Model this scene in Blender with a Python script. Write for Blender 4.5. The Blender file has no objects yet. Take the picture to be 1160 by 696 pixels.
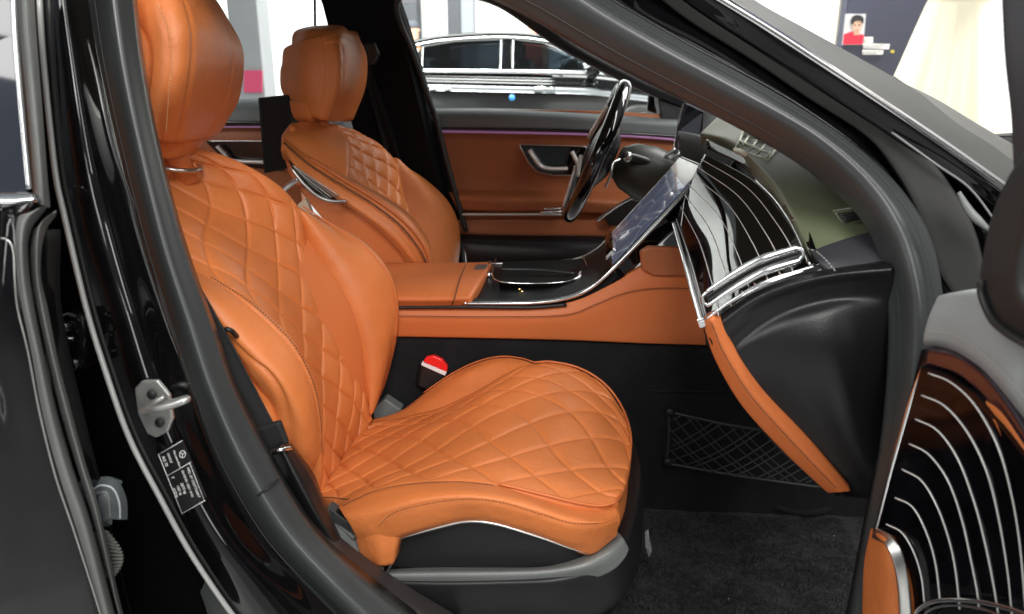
import bpy, math, random
from mathutils import Vector, Matrix, noise
R = math.radians
rnd = random.Random(7)
S = bpy.context.scene
COL = S.collection

# ---------------------------------------------------------------- camera
CAM = Vector((0.0, 0.0, 1.10))
PITCH, YAW, FPX = 17.0, 3.5, 850.0
cd = bpy.data.cameras.new('camera'); cam = bpy.data.objects.new('camera', cd); COL.objects.link(cam)
cam.location = CAM; cam.rotation_euler = (R(90 - PITCH), 0, R(YAW))
cd.sensor_width = 36; cd.lens = 36 * FPX / 1160
cd.clip_start = 0.05; cd.clip_end = 200
cd.dof.use_dof = True; cd.dof.focus_distance = 1.35; cd.dof.aperture_fstop = 5.6
S.camera = cam
S.view_settings.view_transform = 'Standard'; S.view_settings.look = 'None'
S.view_settings.exposure = 0.0; S.view_settings.gamma = 1

# ---------------------------------------------------------------- world, showroom lamps and added softboxes
w = bpy.data.worlds.new('World'); S.world = w; w.use_nodes = True
wn = w.node_tree; bg = wn.nodes['Background']; bg.inputs[1].default_value = 0.42
_tc = wn.nodes.new('ShaderNodeTexCoord'); _sx = wn.nodes.new('ShaderNodeSeparateXYZ'); _cr = wn.nodes.new('ShaderNodeValToRGB')
wn.links.new(_tc.outputs['Generated'], _sx.inputs[0]); wn.links.new(_sx.outputs['Z'], _cr.inputs[0]); wn.links.new(_cr.outputs[0], bg.inputs[0])
_cr.color_ramp.elements[0].position = 0.0; _cr.color_ramp.elements[0].color = (0.16, 0.17, 0.18, 1)      # hall walls
_cr.color_ramp.elements[1].position = 0.75; _cr.color_ramp.elements[1].color = (0.90, 0.94, 0.96, 1)   # lit white ceiling

def area(name, loc, target, sx, sy, power, col=(1, 0.98, 0.95)):
    d = bpy.data.lights.new(name, 'AREA'); d.shape = 'RECTANGLE'; d.size = sx; d.size_y = sy
    d.energy = power; d.color = col
    o = bpy.data.objects.new(name, d); COL.objects.link(o); o.location = loc
    v = Vector(target) - Vector(loc); o.rotation_euler = v.to_track_quat('-Z', 'Y').to_euler()
    return o
area('ceiling_softbox', (0.4, -1.6, 3.2), (0.0, 1.2, 0.5), 1.6, 1.4, 110)
area('hall_lamp', (4.2, 3.0, 4.0), (3.6, 6.5, 1.0), 2.0, 0.8, 90)
area('reflection_softbox', (-3.2, -2.8, 3.5), (-0.6, 0.7, 1.0), 2.2, 1.7, 62)  # added panel, placed to reflect white in the near rear window
area('reflection_softbox', (3.2, -4.6, 2.0), (0.6, 0.9, 0.9), 0.7, 2.2, 40)  # added upright panel behind the camera for reflections in the bodywork
area('ceiling_strip', (-2.6, -0.8, 3.4), (-0.5, 0.9, 0.7), 0.30, 3.0, 26)
area('ceiling_strip', (2.4, 0.2, 3.4), (0.5, 1.2, 0.7), 0.4, 3.5, 55)
area('ceiling_panel', (1.8, 3.2, 3.2), (0.8, 1.8, 0.9), 1.6, 1.6, 75)
area('streak_softbox', (-3.4, -1.2, 1.9), (-0.5, 0.9, 0.9), 0.45, 2.2, 30)  # added softbox that draws upright streaks on the pillar paint
area('streak_softbox', (1.3, -2.6, 1.6), (0.6, 0.9, 0.7), 0.8, 2.0, 26)  # added softbox for highlights on the windscreen pillar and open door
area('hall_lamp', (-3.0, 8.0, 5.2), (-2.5, 11.5, 1.0), 6.0, 1.4, 1700)
area('hall_lamp', (5.5, 6.5, 5.2), (5.0, 10.5, 1.0), 6.0, 1.4, 1500)

# ---------------------------------------------------------------- geometry helpers
_rot = cam.rotation_euler.to_matrix()
def ray(px, py):
    return _rot @ Vector(((px - 580.0) / FPX, -(py - 348.0) / FPX, -1.0))
def P(px, py, Y):                       # point seen at (px,py) lying on the car's lengthwise plane Y
    d = ray(px, py); return CAM + d * (Y / d.y)
def PZ(px, py, Z):
    d = ray(px, py); return CAM + d * ((Z - CAM.z) / d.z)
SQ = [False]                            # the near seat: its inboard half stays clear of the console
def pt(p):
    if isinstance(p, Vector): return p.copy()
    if SQ[0] and p[2] > 1.3: return P(p[0], p[1], 1.3 + (p[2] - 1.3) * 0.62)
    return P(*p)

def catmull(pts, t):                    # t in [0, n-1]
    n = len(pts)
    if n == 1: return pts[0].copy()
    i = min(int(t), n - 2); f = t - i
    p1, p2 = pts[i], pts[i + 1]
    p0 = pts[i - 1] if i > 0 else p1 * 2 - p2
    p3 = pts[i + 2] if i + 2 < n else p2 * 2 - p1
    return 0.5 * ((2 * p1) + (p2 - p0) * f + (2 * p0 - 5 * p1 + 4 * p2 - p3) * f * f + (3 * p1 - p0 - 3 * p2 + p3) * f ** 3)
def resample(pts, n, lin=False):
    pts = [pt(p) for p in pts]
    if lin: dense = [pts[int(k)] .lerp(pts[min(int(k) + 1, len(pts) - 1)], k - int(k)) for k in [i * (len(pts) - 1) / 400.0 for i in range(401)]]
    else: dense = [catmull(pts, i * (len(pts) - 1) / 400.0) for i in range(401)]
    acc = [0.0]
    for a, b in zip(dense, dense[1:]): acc.append(acc[-1] + (b - a).length)
    L = acc[-1] or 1e-9; out = []; j = 0
    for k in range(n):
        s = L * k / (n - 1)
        while j < 399 and acc[j + 1] < s: j += 1
        seg = acc[j + 1] - acc[j]
        out.append(dense[j].lerp(dense[j + 1], 0 if seg < 1e-12 else min(1, max(0, (s - acc[j]) / seg))))
    return out

WLOC = {}
def wl(o): return WLOC.get(o.name, Vector((0, 0, 0))) if o else Vector((0, 0, 0))
def link_mesh(name, verts, faces, mat, parent=None, smooth=True, label=None, mats=None, fmi=None):
    if not verts: raise ValueError(name)
    lo = Vector([min(v[i] for v in verts) for i in range(3)]); hi = Vector([max(v[i] for v in verts) for i in range(3)])
    c = (lo + hi) / 2
    if parent is None: c.z = lo.z
    me = bpy.data.meshes.new(name)
    me.from_pydata([tuple(v - c) for v in verts], [], faces); me.update()
    for m in (mats or [mat]): me.materials.append(m)
    if fmi: me.polygons.foreach_set('material_index', fmi)
    me.polygons.foreach_set('use_smooth', [smooth] * len(me.polygons))
    o = bpy.data.objects.new(name, me); COL.objects.link(o)
    WLOC[o.name] = c
    o.parent = parent; o.location = c - wl(parent)
    if label: o['label'] = label
    return o
def empty(name, loc, label=None, cat=None, group=None):
    o = bpy.data.objects.new(name, None); COL.objects.link(o); o.location = loc; WLOC[o.name] = Vector(loc)
    if label: o['label'] = label
    if cat: o['category'] = cat
    if group: o['group'] = group
    return o
def tag(o, label, cat, group=None):
    o['label'] = label; o['category'] = cat
    if group: o['group'] = group
    return o
def struct(o): o['kind'] = 'structure'; return o

def grid_from_rails(rails, nu, nv, lin=False, linu=False):
    rs = [resample(r, nu, linu) for r in rails]; g = []
    for j in range(nv):
        t = j * (len(rs) - 1) / (nv - 1)
        if lin:
            k = min(int(t), len(rs) - 2); g.append([rs[k][i].lerp(rs[k + 1][i], t - k) for i in range(nu)])
        else: g.append([catmull([r[i] for r in rs], t) for i in range(nu)])
    return g
def normals(g, toward=CAM):
    nv, nu = len(g), len(g[0]); N = []; s = 0
    for j in range(nv):
        row = []
        for i in range(nu):
            a = g[j][min(i + 1, nu - 1)] - g[j][max(i - 1, 0)]
            b = g[min(j + 1, nv - 1)][i] - g[max(j - 1, 0)][i]
            n = a.cross(b)
            if n.length < 1e-12: n = row[-1] if row else Vector((0, -1, 0))
            n = n.normalized(); s += n.dot(toward - g[j][i]); row.append(n)
        N.append(row)
    if s < 0: N = [[-n for n in row] for row in N]
    return N, s < 0
def patch(name, rails, mat, parent=None, nu=40, nv=14, thick=0.012, roll=None, disp=None, lin=False, linu=False, label=None, toward=CAM, back=None):
    g = grid_from_rails(rails, nu, nv, lin, linu); N, fl = normals(g, toward)
    if disp:
        g2 = [[g[j][i] + N[j][i] * disp(i / (nu - 1), j / (nv - 1), g[j][i]) for i in range(nu)] for j in range(nv)]
    else: g2 = g
    NB = []
    for i in range(nu):
        m_ = Vector((0, 0, 0))
        for j in range(nv): m_ += N[j][i]
        NB.append(m_.normalized() if m_.length > 1e-6 else N[nv // 2][i])
    if roll is None: roll = min(0.004, thick * 0.35)
    V = [p for row in g2 for p in row]; F = []
    idx = lambda j, i: j * nu + i
    for j in range(nv - 1):
        for i in range(nu - 1): F.append((idx(j, i), idx(j, i + 1), idx(j + 1, i + 1), idx(j + 1, i)))
    loop = [(0, i) for i in range(nu)] + [(j, nu - 1) for j in range(1, nv)] + [(nv - 1, i) for i in range(nu - 2, -1, -1)] + [(j, 0) for j in range(nv - 2, 0, -1)]
    outs = []
    for (j, i) in loop:
        d = Vector((0, 0, 0))
        if i == 0: d += (g[j][0] - g[j][1]).normalized() if (g[j][0] - g[j][1]).length > 1e-9 else Vector()
        if i == nu - 1: d += (g[j][-1] - g[j][-2]).normalized() if (g[j][-1] - g[j][-2]).length > 1e-9 else Vector()
        if j == 0: d += (g[0][i] - g[1][i]).normalized() if (g[0][i] - g[1][i]).length > 1e-9 else Vector()
        if j == nv - 1: d += (g[-1][i] - g[-2][i]).normalized() if (g[-1][i] - g[-2][i]).length > 1e-9 else Vector()
        outs.append(d.normalized() if d.length > 1e-9 else d)
    prev = [idx(j, i) for (j, i) in loop]; m = len(loop)
    backv = back
    def ring(ps):
        nonlocal prev
        base = len(V); V.extend(ps); cur = list(range(base, base + m))
        for k in range(m):
            k2 = (k + 1) % m; F.append((prev[k], cur[k], cur[k2], prev[k2]))
        prev = cur
    for a in (30, 60, 90):
        s_, c_ = math.sin(R(a)), math.cos(R(a))
        ring([g2[j][i] + outs[k] * roll * s_ - NB[i] * roll * (1 - c_) for k, (j, i) in enumerate(loop)])
    bo = (lambda j, i: backv * thick) if backv is not None else (lambda j, i: -NB[i] * thick)
    ring([g[j][i] + outs[k] * roll * 0.8 + bo(j, i) for k, (j, i) in enumerate(loop)])
    base = len(V); V.extend([g[j][i] + bo(j, i) for j in range(nv) for i in range(nu)])
    for j in range(nv - 1):
        for i in range(nu - 1): F.append(tuple(base + q for q in (idx(j, i), idx(j + 1, i), idx(j + 1, i + 1), idx(j, i + 1))))
    cur = [base + idx(j, i) for (j, i) in loop]
    for k in range(m):
        k2 = (k + 1) % m; F.append((prev[k], cur[k], cur[k2], prev[k2]))
    if not fl:  # orientation: a x b along N means face order (i, j) is consistent
        pass
    else: F = [tuple(reversed(f)) for f in F]
    return link_mesh(name, V, F, mat, parent, True, label)

def tube_geo(V, F, pts, r, n=8, flat=1.0, up=None):
    m = len(pts); rs = r if isinstance(r, (list, tuple)) else [r] * m
    base0 = len(V); fr = None
    for k in range(m):
        d = (pts[min(k + 1, m - 1)] - pts[max(k - 1, 0)]).normalized()
        if up is not None: x = up - d * up.dot(d)
        elif fr is None: x = (Vector((0, 0, 1)) if abs(d.z) < 0.9 else Vector((1, 0, 0))).cross(d)
        else: x = fr - d * fr.dot(d)
        x.normalize(); fr = x; y = d.cross(x)
        for q in range(n):
            a = 2 * math.pi * q / n; V.append(pts[k] + x * math.cos(a) * rs[k] + y * math.sin(a) * rs[k] * flat)
    for k in range(m - 1):
        for q in range(n):
            q2 = (q + 1) % n; F.append((base0 + k * n + q, base0 + k * n + q2, base0 + (k + 1) * n + q2, base0 + (k + 1) * n + q))
    F.append(tuple(base0 + q for q in reversed(range(n)))); F.append(tuple(base0 + (m - 1) * n + q for q in range(n)))
def tube(name, pts, r, mat, parent=None, n=8, seg=30, flat=1.0, up=None, label=None, lin=False):
    V, F = [], []; ps = resample(pts, seg, lin)
    if isinstance(r, (list, tuple)):
        k0 = len(r) - 1; r = [r[min(int(k0 * i / (seg - 1)), k0 - 1)] * (1 - (k0 * i / (seg - 1) - min(int(k0 * i / (seg - 1)), k0 - 1))) + r[min(int(k0 * i / (seg - 1)), k0 - 1) + 1] * (k0 * i / (seg - 1) - min(int(k0 * i / (seg - 1)), k0 - 1)) for i in range(seg)]
    tube_geo(V, F, ps, r, n, flat, up)
    return link_mesh(name, V, F, mat, parent, True, label)
def tubes(name, lists, r, mat, parent=None, n=6, seg=24, label=None):
    V, F = [], []
    for l in lists: tube_geo(V, F, resample(l, seg), r, n)
    return link_mesh(name, V, F, mat, parent, True, label)
def stitch(name, pts, mat, parent, step=0.006, ln=0.0038, r=0.0006, lift=None):
    ps = resample(pts, 2); P0 = resample(pts, 200)
    L = sum((b - a).length for a, b in zip(P0, P0[1:])); n = max(2, int(L / step)); q = resample(pts, n + 1); V, F = [], []
    for a, b in zip(q, q[1:]):
        e = a + (b - a) * (ln / step); l = lift or Vector((0, 0, 0)); tube_geo(V, F, [a + l, e + l], r, 5)
    return link_mesh(name, V, F, mat, parent, True)
def prism(name, outline, mat, parent=None, back=Vector((0, 0.02, 0)), bevel=0.002, smooth_n=0, label=None, seg=2):
    ps = [pt(p) for p in outline]
    if smooth_n:
        q = ps + ps[:3]; ps = []
        base = [q[i] for i in range(len(q))]
        n0 = len(outline)
        for k in range(n0 * smooth_n):
            t = k / smooth_n; i = int(t); f = t - i
            p0, p1, p2, p3 = base[(i - 1) % n0], base[i % n0], base[(i + 1) % n0], base[(i + 2) % n0]
            ps.append(0.5 * ((2 * p1) + (p2 - p0) * f + (2 * p0 - 5 * p1 + 4 * p2 - p3) * f * f + (3 * p1 - p0 - 3 * p2 + p3) * f ** 3))
    n = len(ps); V = ps + [p + back for p in ps]
    F = [tuple(range(n)), tuple(reversed(range(n, 2 * n)))] + [(i, i + n, (i + 1) % n + n, (i + 1) % n) for i in range(n)]
    o = link_mesh(name, V, F, mat, parent, False, label)
    if bevel:
        b = o.modifiers.new('bevel', 'BEVEL'); b.width = bevel; b.segments = seg; b.limit_method = 'ANGLE'; b.angle_limit = R(40)
    import bmesh
    bm = bmesh.new(); bm.from_mesh(o.data); bmesh.ops.recalc_face_normals(bm, faces=bm.faces); bm.to_mesh(o.data); bm.free()
    o.data.polygons.foreach_set('use_smooth', [False] * len(o.data.polygons))
    return o
def box(name, lo, hi, mat, parent=None, bevel=0.003, label=None):
    x0, y0, z0 = lo; x1, y1, z1 = hi
    return prism(name, [Vector((x0, y0, z0)), Vector((x1, y0, z0)), Vector((x1, y0, z1)), Vector((x0, y0, z1))], mat, parent, Vector((0, y1 - y0, 0)), bevel, label=label)
def lathe(name, c, axis, prof, mat, parent=None, n=24, label=None):   # prof: (dist along axis, radius)
    a = axis.normalized(); x = a.orthogonal().normalized(); y = a.cross(x); V, F = [], []
    for (h, r) in prof:
        for q in range(n):
            t = 2 * math.pi * q / n; V.append(c + a * h + x * r * math.cos(t) + y * r * math.sin(t))
    for k in range(len(prof) - 1):
        for q in range(n):
            q2 = (q + 1) % n; F.append((k * n + q, k * n + q2, (k + 1) * n + q2, (k + 1) * n + q))
    F.append(tuple(reversed(range(n)))); F.append(tuple(range((len(prof) - 1) * n, len(prof) * n)))
    return link_mesh(name, V, F, mat, parent, True, label)
def text(name, body, origin, xdir, ydir, size, mat, parent, depth=0.0002):
    cu = bpy.data.curves.new(name, 'FONT'); cu.body = body; cu.size = size; cu.extrude = depth
    t = bpy.data.objects.new(name, cu); COL.objects.link(t)
    bpy.context.view_layer.update()
    me = bpy.data.meshes.new_from_object(t.evaluated_get(bpy.context.evaluated_depsgraph_get()))
    bpy.data.objects.remove(t)
    x = xdir.normalized(); z = x.cross(ydir).normalized(); y = z.cross(x)
    V = [origin + x * v.co.x + y * v.co.y + z * v.co.z for v in me.vertices]; F = [tuple(p.vertices) for p in me.polygons]
    return link_mesh(name, V, F, mat, parent, False)

# ---------------------------------------------------------------- materials
def mat(name, col, rough=0.5, metal=0.0, spec=0.5, coat=0.0, coat_rough=0.03, bump=None, var=None, sheen=0, emit=None):
    m = bpy.data.materials.new(name); m.use_nodes = True; nt = m.node_tree; b = nt.nodes['Principled BSDF']
    b.inputs['Base Color'].default_value = (*col, 1); b.inputs['Roughness'].default_value = rough; b.inputs['Metallic'].default_value = metal
    b.inputs['Specular IOR Level'].default_value = spec; b.inputs['Coat Weight'].default_value = coat; b.inputs['Coat Roughness'].default_value = coat_rough
    b.inputs['Sheen Weight'].default_value = sheen
    if emit: b.inputs['Emission Color'].default_value = (*emit[0], 1); b.inputs['Emission Strength'].default_value = emit[1]
    tc = nt.nodes.new('ShaderNodeTexCoord'); L = nt.links.new
    if var:                                        # (scale, amount): subtle wear, roughness and tone variation
        n = nt.nodes.new('ShaderNodeTexNoise'); n.inputs['Scale'].default_value = var[0]; n.inputs['Detail'].default_value = 5
        L(tc.outputs['Object'], n.inputs['Vector'])
        mr = nt.nodes.new('ShaderNodeMapRange'); mr.inputs['From Min'].default_value = 0.3; mr.inputs['From Max'].default_value = 0.7
        mr.inputs['To Min'].default_value = 1 - var[1]; mr.inputs['To Max'].default_value = 1 + var[1]; L(n.outputs['Fac'], mr.inputs['Value'])
        hs = nt.nodes.new('ShaderNodeHueSaturation'); hs.inputs['Color'].default_value = (*col, 1); L(mr.outputs[0], hs.inputs['Value']); L(hs.outputs[0], b.inputs['Base Color'])
        m2 = nt.nodes.new('ShaderNodeMath'); m2.operation = 'MULTIPLY'; m2.inputs[1].default_value = rough; L(mr.outputs[0], m2.inputs[0]); L(m2.outputs[0], b.inputs['Roughness'])
    last = None
    for (kind, scale, strength, dist) in (bump or []):
        if kind == 'v':
            t = nt.nodes.new('ShaderNodeTexVoronoi'); t.inputs['Scale'].default_value = scale; out = t.outputs['Distance']
        else:
            t = nt.nodes.new('ShaderNodeTexNoise'); t.inputs['Scale'].default_value = scale; t.inputs['Detail'].default_value = 6; out = t.outputs['Fac']
        L(tc.outputs['Object'], t.inputs['Vector'])
        bp = nt.nodes.new('ShaderNodeBump'); bp.inputs['Strength'].default_value = strength; bp.inputs['Distance'].default_value = dist
        L(out, bp.inputs['Height'])
        if last: L(last.outputs[0], bp.inputs['Normal'])
        last = bp
    if last: L(last.outputs[0], b.inputs['Normal'])
    return m
LEA = [('v', 620, 0.34, 0.0007), ('n', 26, 0.30, 0.006), ('n', 90, 0.30, 0.0025), ('n', 9, 0.15, 0.010)]
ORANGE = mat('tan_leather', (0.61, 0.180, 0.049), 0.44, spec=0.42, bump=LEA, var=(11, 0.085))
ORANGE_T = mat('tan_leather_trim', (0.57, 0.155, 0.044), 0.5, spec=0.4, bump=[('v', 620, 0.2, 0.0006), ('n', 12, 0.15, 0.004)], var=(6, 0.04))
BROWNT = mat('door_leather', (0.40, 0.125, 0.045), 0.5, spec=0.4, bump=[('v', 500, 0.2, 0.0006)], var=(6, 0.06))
BLEA = mat('black_leather', (0.0075, 0.0075, 0.0085), 0.36, spec=0.5, bump=[('v', 700, 0.3, 0.0006)], var=(10, 0.06))
GLEA = mat('grey_leather', (0.30, 0.32, 0.32), 0.5, bump=[('v', 700, 0.2, 0.0006)], var=(8, 0.05))
DASHT = mat('dash_top_leather', (0.135, 0.155, 0.090), 0.42, spec=0.6, bump=[('v', 900, 0.12, 0.0004)], var=(5, 0.06))  # olive base colour includes light reflected from the windscreen
PLAST = mat('black_plastic', (0.010, 0.0105, 0.0115), 0.45, bump=[('n', 900, 0.12, 0.0004)])
GPLAST = mat('grey_plastic', (0.17, 0.18, 0.175), 0.30, bump=[('n', 900, 0.12, 0.0004)], var=(15, 0.05))
DPLAST = mat('door_upper_plastic', (0.15, 0.165, 0.17), 0.5, bump=[('v', 800, 0.12, 0.0004)])
SEAL = mat('rubber_seal', (0.040, 0.044, 0.044), 0.34, spec=0.55, bump=[('n', 1200, 0.15, 0.0004)], var=(7, 0.10))
SEALD = mat('dark_rubber', (0.022, 0.023, 0.023), 0.5, bump=[('n', 1200, 0.15, 0.0004)], var=(7, 0.10))
PAINT = mat('black_paint', (0.003, 0.003, 0.0035), 0.05, spec=0.55, var=(22, 0.45))
PIANO = mat('piano_black', (0.003, 0.003, 0.0035), 0.04, spec=0.95)
PIANO_D = mat('door_gloss_black', (0.003, 0.003, 0.004), 0.07, spec=0.20, var=(30, 0.4))
SEAL_L = mat('pale_rubber', (0.13, 0.135, 0.13), 0.40, spec=0.4, bump=[('n', 1200, 0.15, 0.0004)], var=(7, 0.12))
CHROME = mat('chrome', (0.90, 0.91, 0.92), 0.16, metal=1.0)
SATIN = mat('satin_silver', (0.62, 0.62, 0.60), 0.30, metal=1.0)
STEEL = mat('steel', (0.52, 0.52, 0.50), 0.38, metal=0.85, bump=[('n', 120, 0.12, 0.001)], var=(60, 0.10))
STRIPE = mat('silver_pinstripe', (0.78, 0.78, 0.76), 0.35, metal=0.15)
CARPET = mat('carpet', (0.015, 0.015, 0.017), 0.95, spec=0.1, sheen=0.05, bump=[('n', 700, 1.0, 0.003), ('n', 60, 0.6, 0.006)], var=(14, 0.25))
FLOORC = mat('floor_carpet', (0.030, 0.0285, 0.033), 0.95, spec=0.1, sheen=0.1, bump=[('n', 450, 1.0, 0.005), ('n', 60, 1.0, 0.012)], var=(28, 0.65))
WEB = mat('belt_webbing', (0.012, 0.012, 0.013), 0.7, bump=[('n', 800, 0.4, 0.0008)])
THREAD = mat('light_thread', (0.55, 0.27, 0.13), 0.7)
THREAD_D = mat('dark_thread', (0.12, 0.045, 0.02), 0.8)
THREAD_G = mat('grey_thread', (0.45, 0.45, 0.44), 0.7)
RED = mat('red_plastic', (0.72, 0.015, 0.015), 0.3, emit=((1, 0.03, 0.02), 0.12))
WHITE = mat('white_print', (0.8, 0.8, 0.78), 0.5)
STICK = mat('sticker_black', (0.006, 0.006, 0.007), 0.35)
AMBER = mat('amber_lamp', (0.9, 0.6, 0.2), 0.4, emit=((1, 0.72, 0.3), 1.5))
AMBI = mat('ambient_strip', (0.30, 0.15, 0.28), 0.4, emit=((0.45, 0.20, 0.42), 0.22))
BEIGE = mat('beige_plastic', (0.50, 0.38, 0.27), 0.5)
def glass_mat(name, tint, refl=0.12):
    m = bpy.data.materials.new(name); m.use_nodes = True; nt = m.node_tree; nt.nodes.clear(); N = nt.nodes.new; L = nt.links.new
    o = N('ShaderNodeOutputMaterial'); mx = N('ShaderNodeMixShader'); t = N('ShaderNodeBsdfTransparent'); g = N('ShaderNodeBsdfGlossy'); f = N('ShaderNodeLayerWeight')
    t.inputs[0].default_value = (*tint, 1); g.inputs['Roughness'].default_value = 0.02; f.inputs['Blend'].default_value = refl
    L(f.outputs['Fresnel'], mx.inputs[0]); L(t.outputs[0], mx.inputs[1]); L(g.outputs[0], mx.inputs[2]); L(mx.outputs[0], o.inputs[0]); return m
BRIGHT = mat('bright_trim', (0.74, 0.70, 0.66), 0.28, metal=0.35)
GLASS = glass_mat('clear_glass', (0.93, 0.96, 0.95), 0.12)

TRAYM = mat('tray_black', (0.004, 0.004, 0.0045), 0.30, spec=0.18)
def screen_mat():
    m = mat('map_screen', (0.1, 0.12, 0.18), 0.12, coat=1.0); nt = m.node_tree; b = nt.nodes['Principled BSDF']; L = nt.links.new
    tc = nt.nodes.new('ShaderNodeTexCoord'); v = nt.nodes.new('ShaderNodeTexVoronoi'); v.feature = 'DISTANCE_TO_EDGE'; v.inputs['Scale'].default_value = 15
    L(tc.outputs['Object'], v.inputs['Vector']); cr = nt.nodes.new('ShaderNodeValToRGB')
    cr.color_ramp.elements[0].position = 0.0; cr.color_ramp.elements[0].color = (0.34, 0.36, 0.40, 1)
    cr.color_ramp.elements[1].position = 0.035; cr.color_ramp.elements[1].color = (0.085, 0.10, 0.15, 1)
    L(v.outputs['Distance'], cr.inputs[0]); L(cr.outputs[0], b.inputs['Emission Color']); b.inputs['Emission Strength'].default_value = 0.75; return m
SCREEN = screen_mat()

# ================================================================ the car
car = empty('sedan_car', (0, 1.6, 0.0), 'black sedan in the foreground with open doors, tan quilted seats and gloss black dashboard', 'car')
def v3(x, y, z): return Vector((x, y, z))

# ---- quilting: raised diamonds between stitched grooves
def quilt(nu_, nv_, amp, skew=0.0, mask=None, warp=None):
    def f(u, v, p):
        if warp: u, v = warp(u, v)
        a = u * nu_ + v * nv_ ; b = u * nu_ - v * nv_
        s = abs(math.sin(math.pi * a)); t = abs(math.sin(math.pi * b)); q_ = min(s, t)
        h = 0.62 * (s * t) ** 0.55 + 0.38 * (1 - math.exp(-(q_ / 0.16) ** 2)) + 0.05 * noise.noise(p * 30)
        k = 1.0 if mask is None else mask(u, v)
        e = math.sin(math.pi / 2 * min(1, min(v, 1 - v) / 0.10))
        return amp * h * k * (0.35 + 0.65 * e)
    return f

# ================================================================ passenger seat (near)
SQ[0] = True
# root mesh of the seat part: dark moulded shell behind the cushions
seat = patch('front_seat', [[(130, 215, 1.13), (208, 335, 1.12), (265, 430, 1.12), (315, 525, 1.13)],
                            [(195, 200, 1.27), (262, 280, 1.27), (320, 370, 1.27), (372, 520, 1.25)],
                            [(300, 210, 1.50), (370, 270, 1.51), (430, 340, 1.51), (424, 455, 1.46)]], ORANGE_T, car, 24, 12, 0.10, 0.02,
             back=v3(-0.9, 0, 0.25), label='near passenger seat in tan quilted leather')
near_seam = [(160, 178, 1.22), (140, 205, 1.13), (170, 255, 1.08), (208, 298, 1.06), (240, 316, 1.05), (275, 338, 1.045), (300, 358, 1.04), (330, 388, 1.04), (348, 419, 1.04), (358, 447, 1.04), (363, 480, 1.045), (364, 515, 1.05), (361, 562, 1.06)]
far_seam = [(215, 170, 1.30), (248, 178, 1.34), (285, 194, 1.38), (318, 216, 1.42), (340, 243, 1.45), (348, 275, 1.46), (362, 320, 1.455), (384, 370, 1.45), (400, 404, 1.44), (412, 437, 1.43), (420, 475, 1.41)]
mid_b = [(190, 182, 1.27), (212, 205, 1.27), (262, 258, 1.27), (302, 308, 1.265), (338, 368, 1.26), (364, 425, 1.26), (380, 470, 1.26), (388, 522, 1.25)]
q1 = [(175, 180, 1.25), (170, 210, 1.19), (215, 260, 1.15), (262, 306, 1.14), (305, 357, 1.13), (338, 410, 1.13), (360, 470, 1.13), (373, 545, 1.14)]
q3 = [(205, 178, 1.29), (240, 195, 1.32), (290, 230, 1.37), (325, 280, 1.38), (352, 335, 1.37), (382, 400, 1.36), (400, 450, 1.36), (403, 502, 1.34)]
patch('backrest_centre', [near_seam, q1, mid_b, q3, far_seam], ORANGE, seat, 400, 260, 0.05, 0.010, disp=quilt(7.0, 4.1, 0.0062, warp=lambda u, v: (u ** 1.08, v)))
bol_f = [far_seam[4:], [(343, 239, 1.46), (375, 285, 1.475), (402, 335, 1.47), (419, 380, 1.465), (424, 412, 1.455), (423, 440, 1.44), (421, 470, 1.41)],
         [(341, 236, 1.50), (376, 257, 1.52), (407, 277, 1.53), (426, 296, 1.53), (440, 319, 1.53), (447, 350, 1.53), (446, 384, 1.52), (437, 430, 1.50), (423, 468, 1.45)]]
patch('side_bolster', bol_f, ORANGE, seat, 60, 24, 0.07, 0.012, disp=lambda u, v, p: 0.020 * math.sin(math.pi * v) * math.sin(math.pi * min(1, u * 1.0)) ** 0.5)
tube('piping', [(343, 234, 1.505), (376, 255, 1.525), (407, 275, 1.535), (427, 294, 1.535), (442, 319, 1.535), (449, 350, 1.535), (448, 384, 1.525)], 0.0016, ORANGE_T, seat, 6)
bn = [[(178, 262, 1.07)] + near_seam[3:12] + [(357, 530, 1.06)],
      [(172, 272, 1.05), (205, 308, 1.02), (235, 337, 1.0), (265, 370, 0.99), (295, 402, 0.985), (322, 430, 0.985), (338, 460, 0.99), (345, 488, 1.0), (346, 512, 1.01), (346, 530, 1.03)],
      [(168, 280, 1.05), (200, 312, 1.02), (222, 335, 1.0), (248, 370, 0.985), (278, 398, 0.98), (303, 420, 0.975), (318, 442, 0.975), (325, 465, 0.98), (327, 490, 0.985), (329, 512, 0.995), (338, 530, 1.02)]]
patch('side_bolster', bn, ORANGE, seat, 70, 24, 0.06, 0.010, disp=lambda u, v, p: 0.008 * math.sin(math.pi * v))
stitch('seam_stitching', [p[:2] + (p[2] - 0.006,) for p in near_seam[4:12]], THREAD_D, seat, 0.005, 0.003, 0.0009, lift=v3(0.005, -0.012, 0.006))
side = patch('side_panel', [[(262, 376, 1.03), (284, 400, 1.025), (304, 418, 1.02), (319, 440, 1.015), (326, 468, 1.015), (329, 500, 1.02), (332, 530, 1.02)],
                     [(262, 389, 0.99), (282, 428, 0.98), (298, 456, 0.975), (312, 476, 0.975), (320, 488, 0.98), (325, 508, 0.985), (330, 532, 1.0)]], ORANGE, seat, 40, 10, 0.05, 0.006)
# bottom corner tuck of the near bolster
patch('bolster_tuck', [[(352, 525, 1.055), (358, 540, 1.06), (361, 560, 1.07)], [(343, 527, 1.045), (350, 540, 1.05), (357, 560, 1.06)], [(351, 533, 1.04), (352, 545, 1.045), (358, 562, 1.06)]], ORANGE, seat, 14, 8, 0.02)

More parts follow.
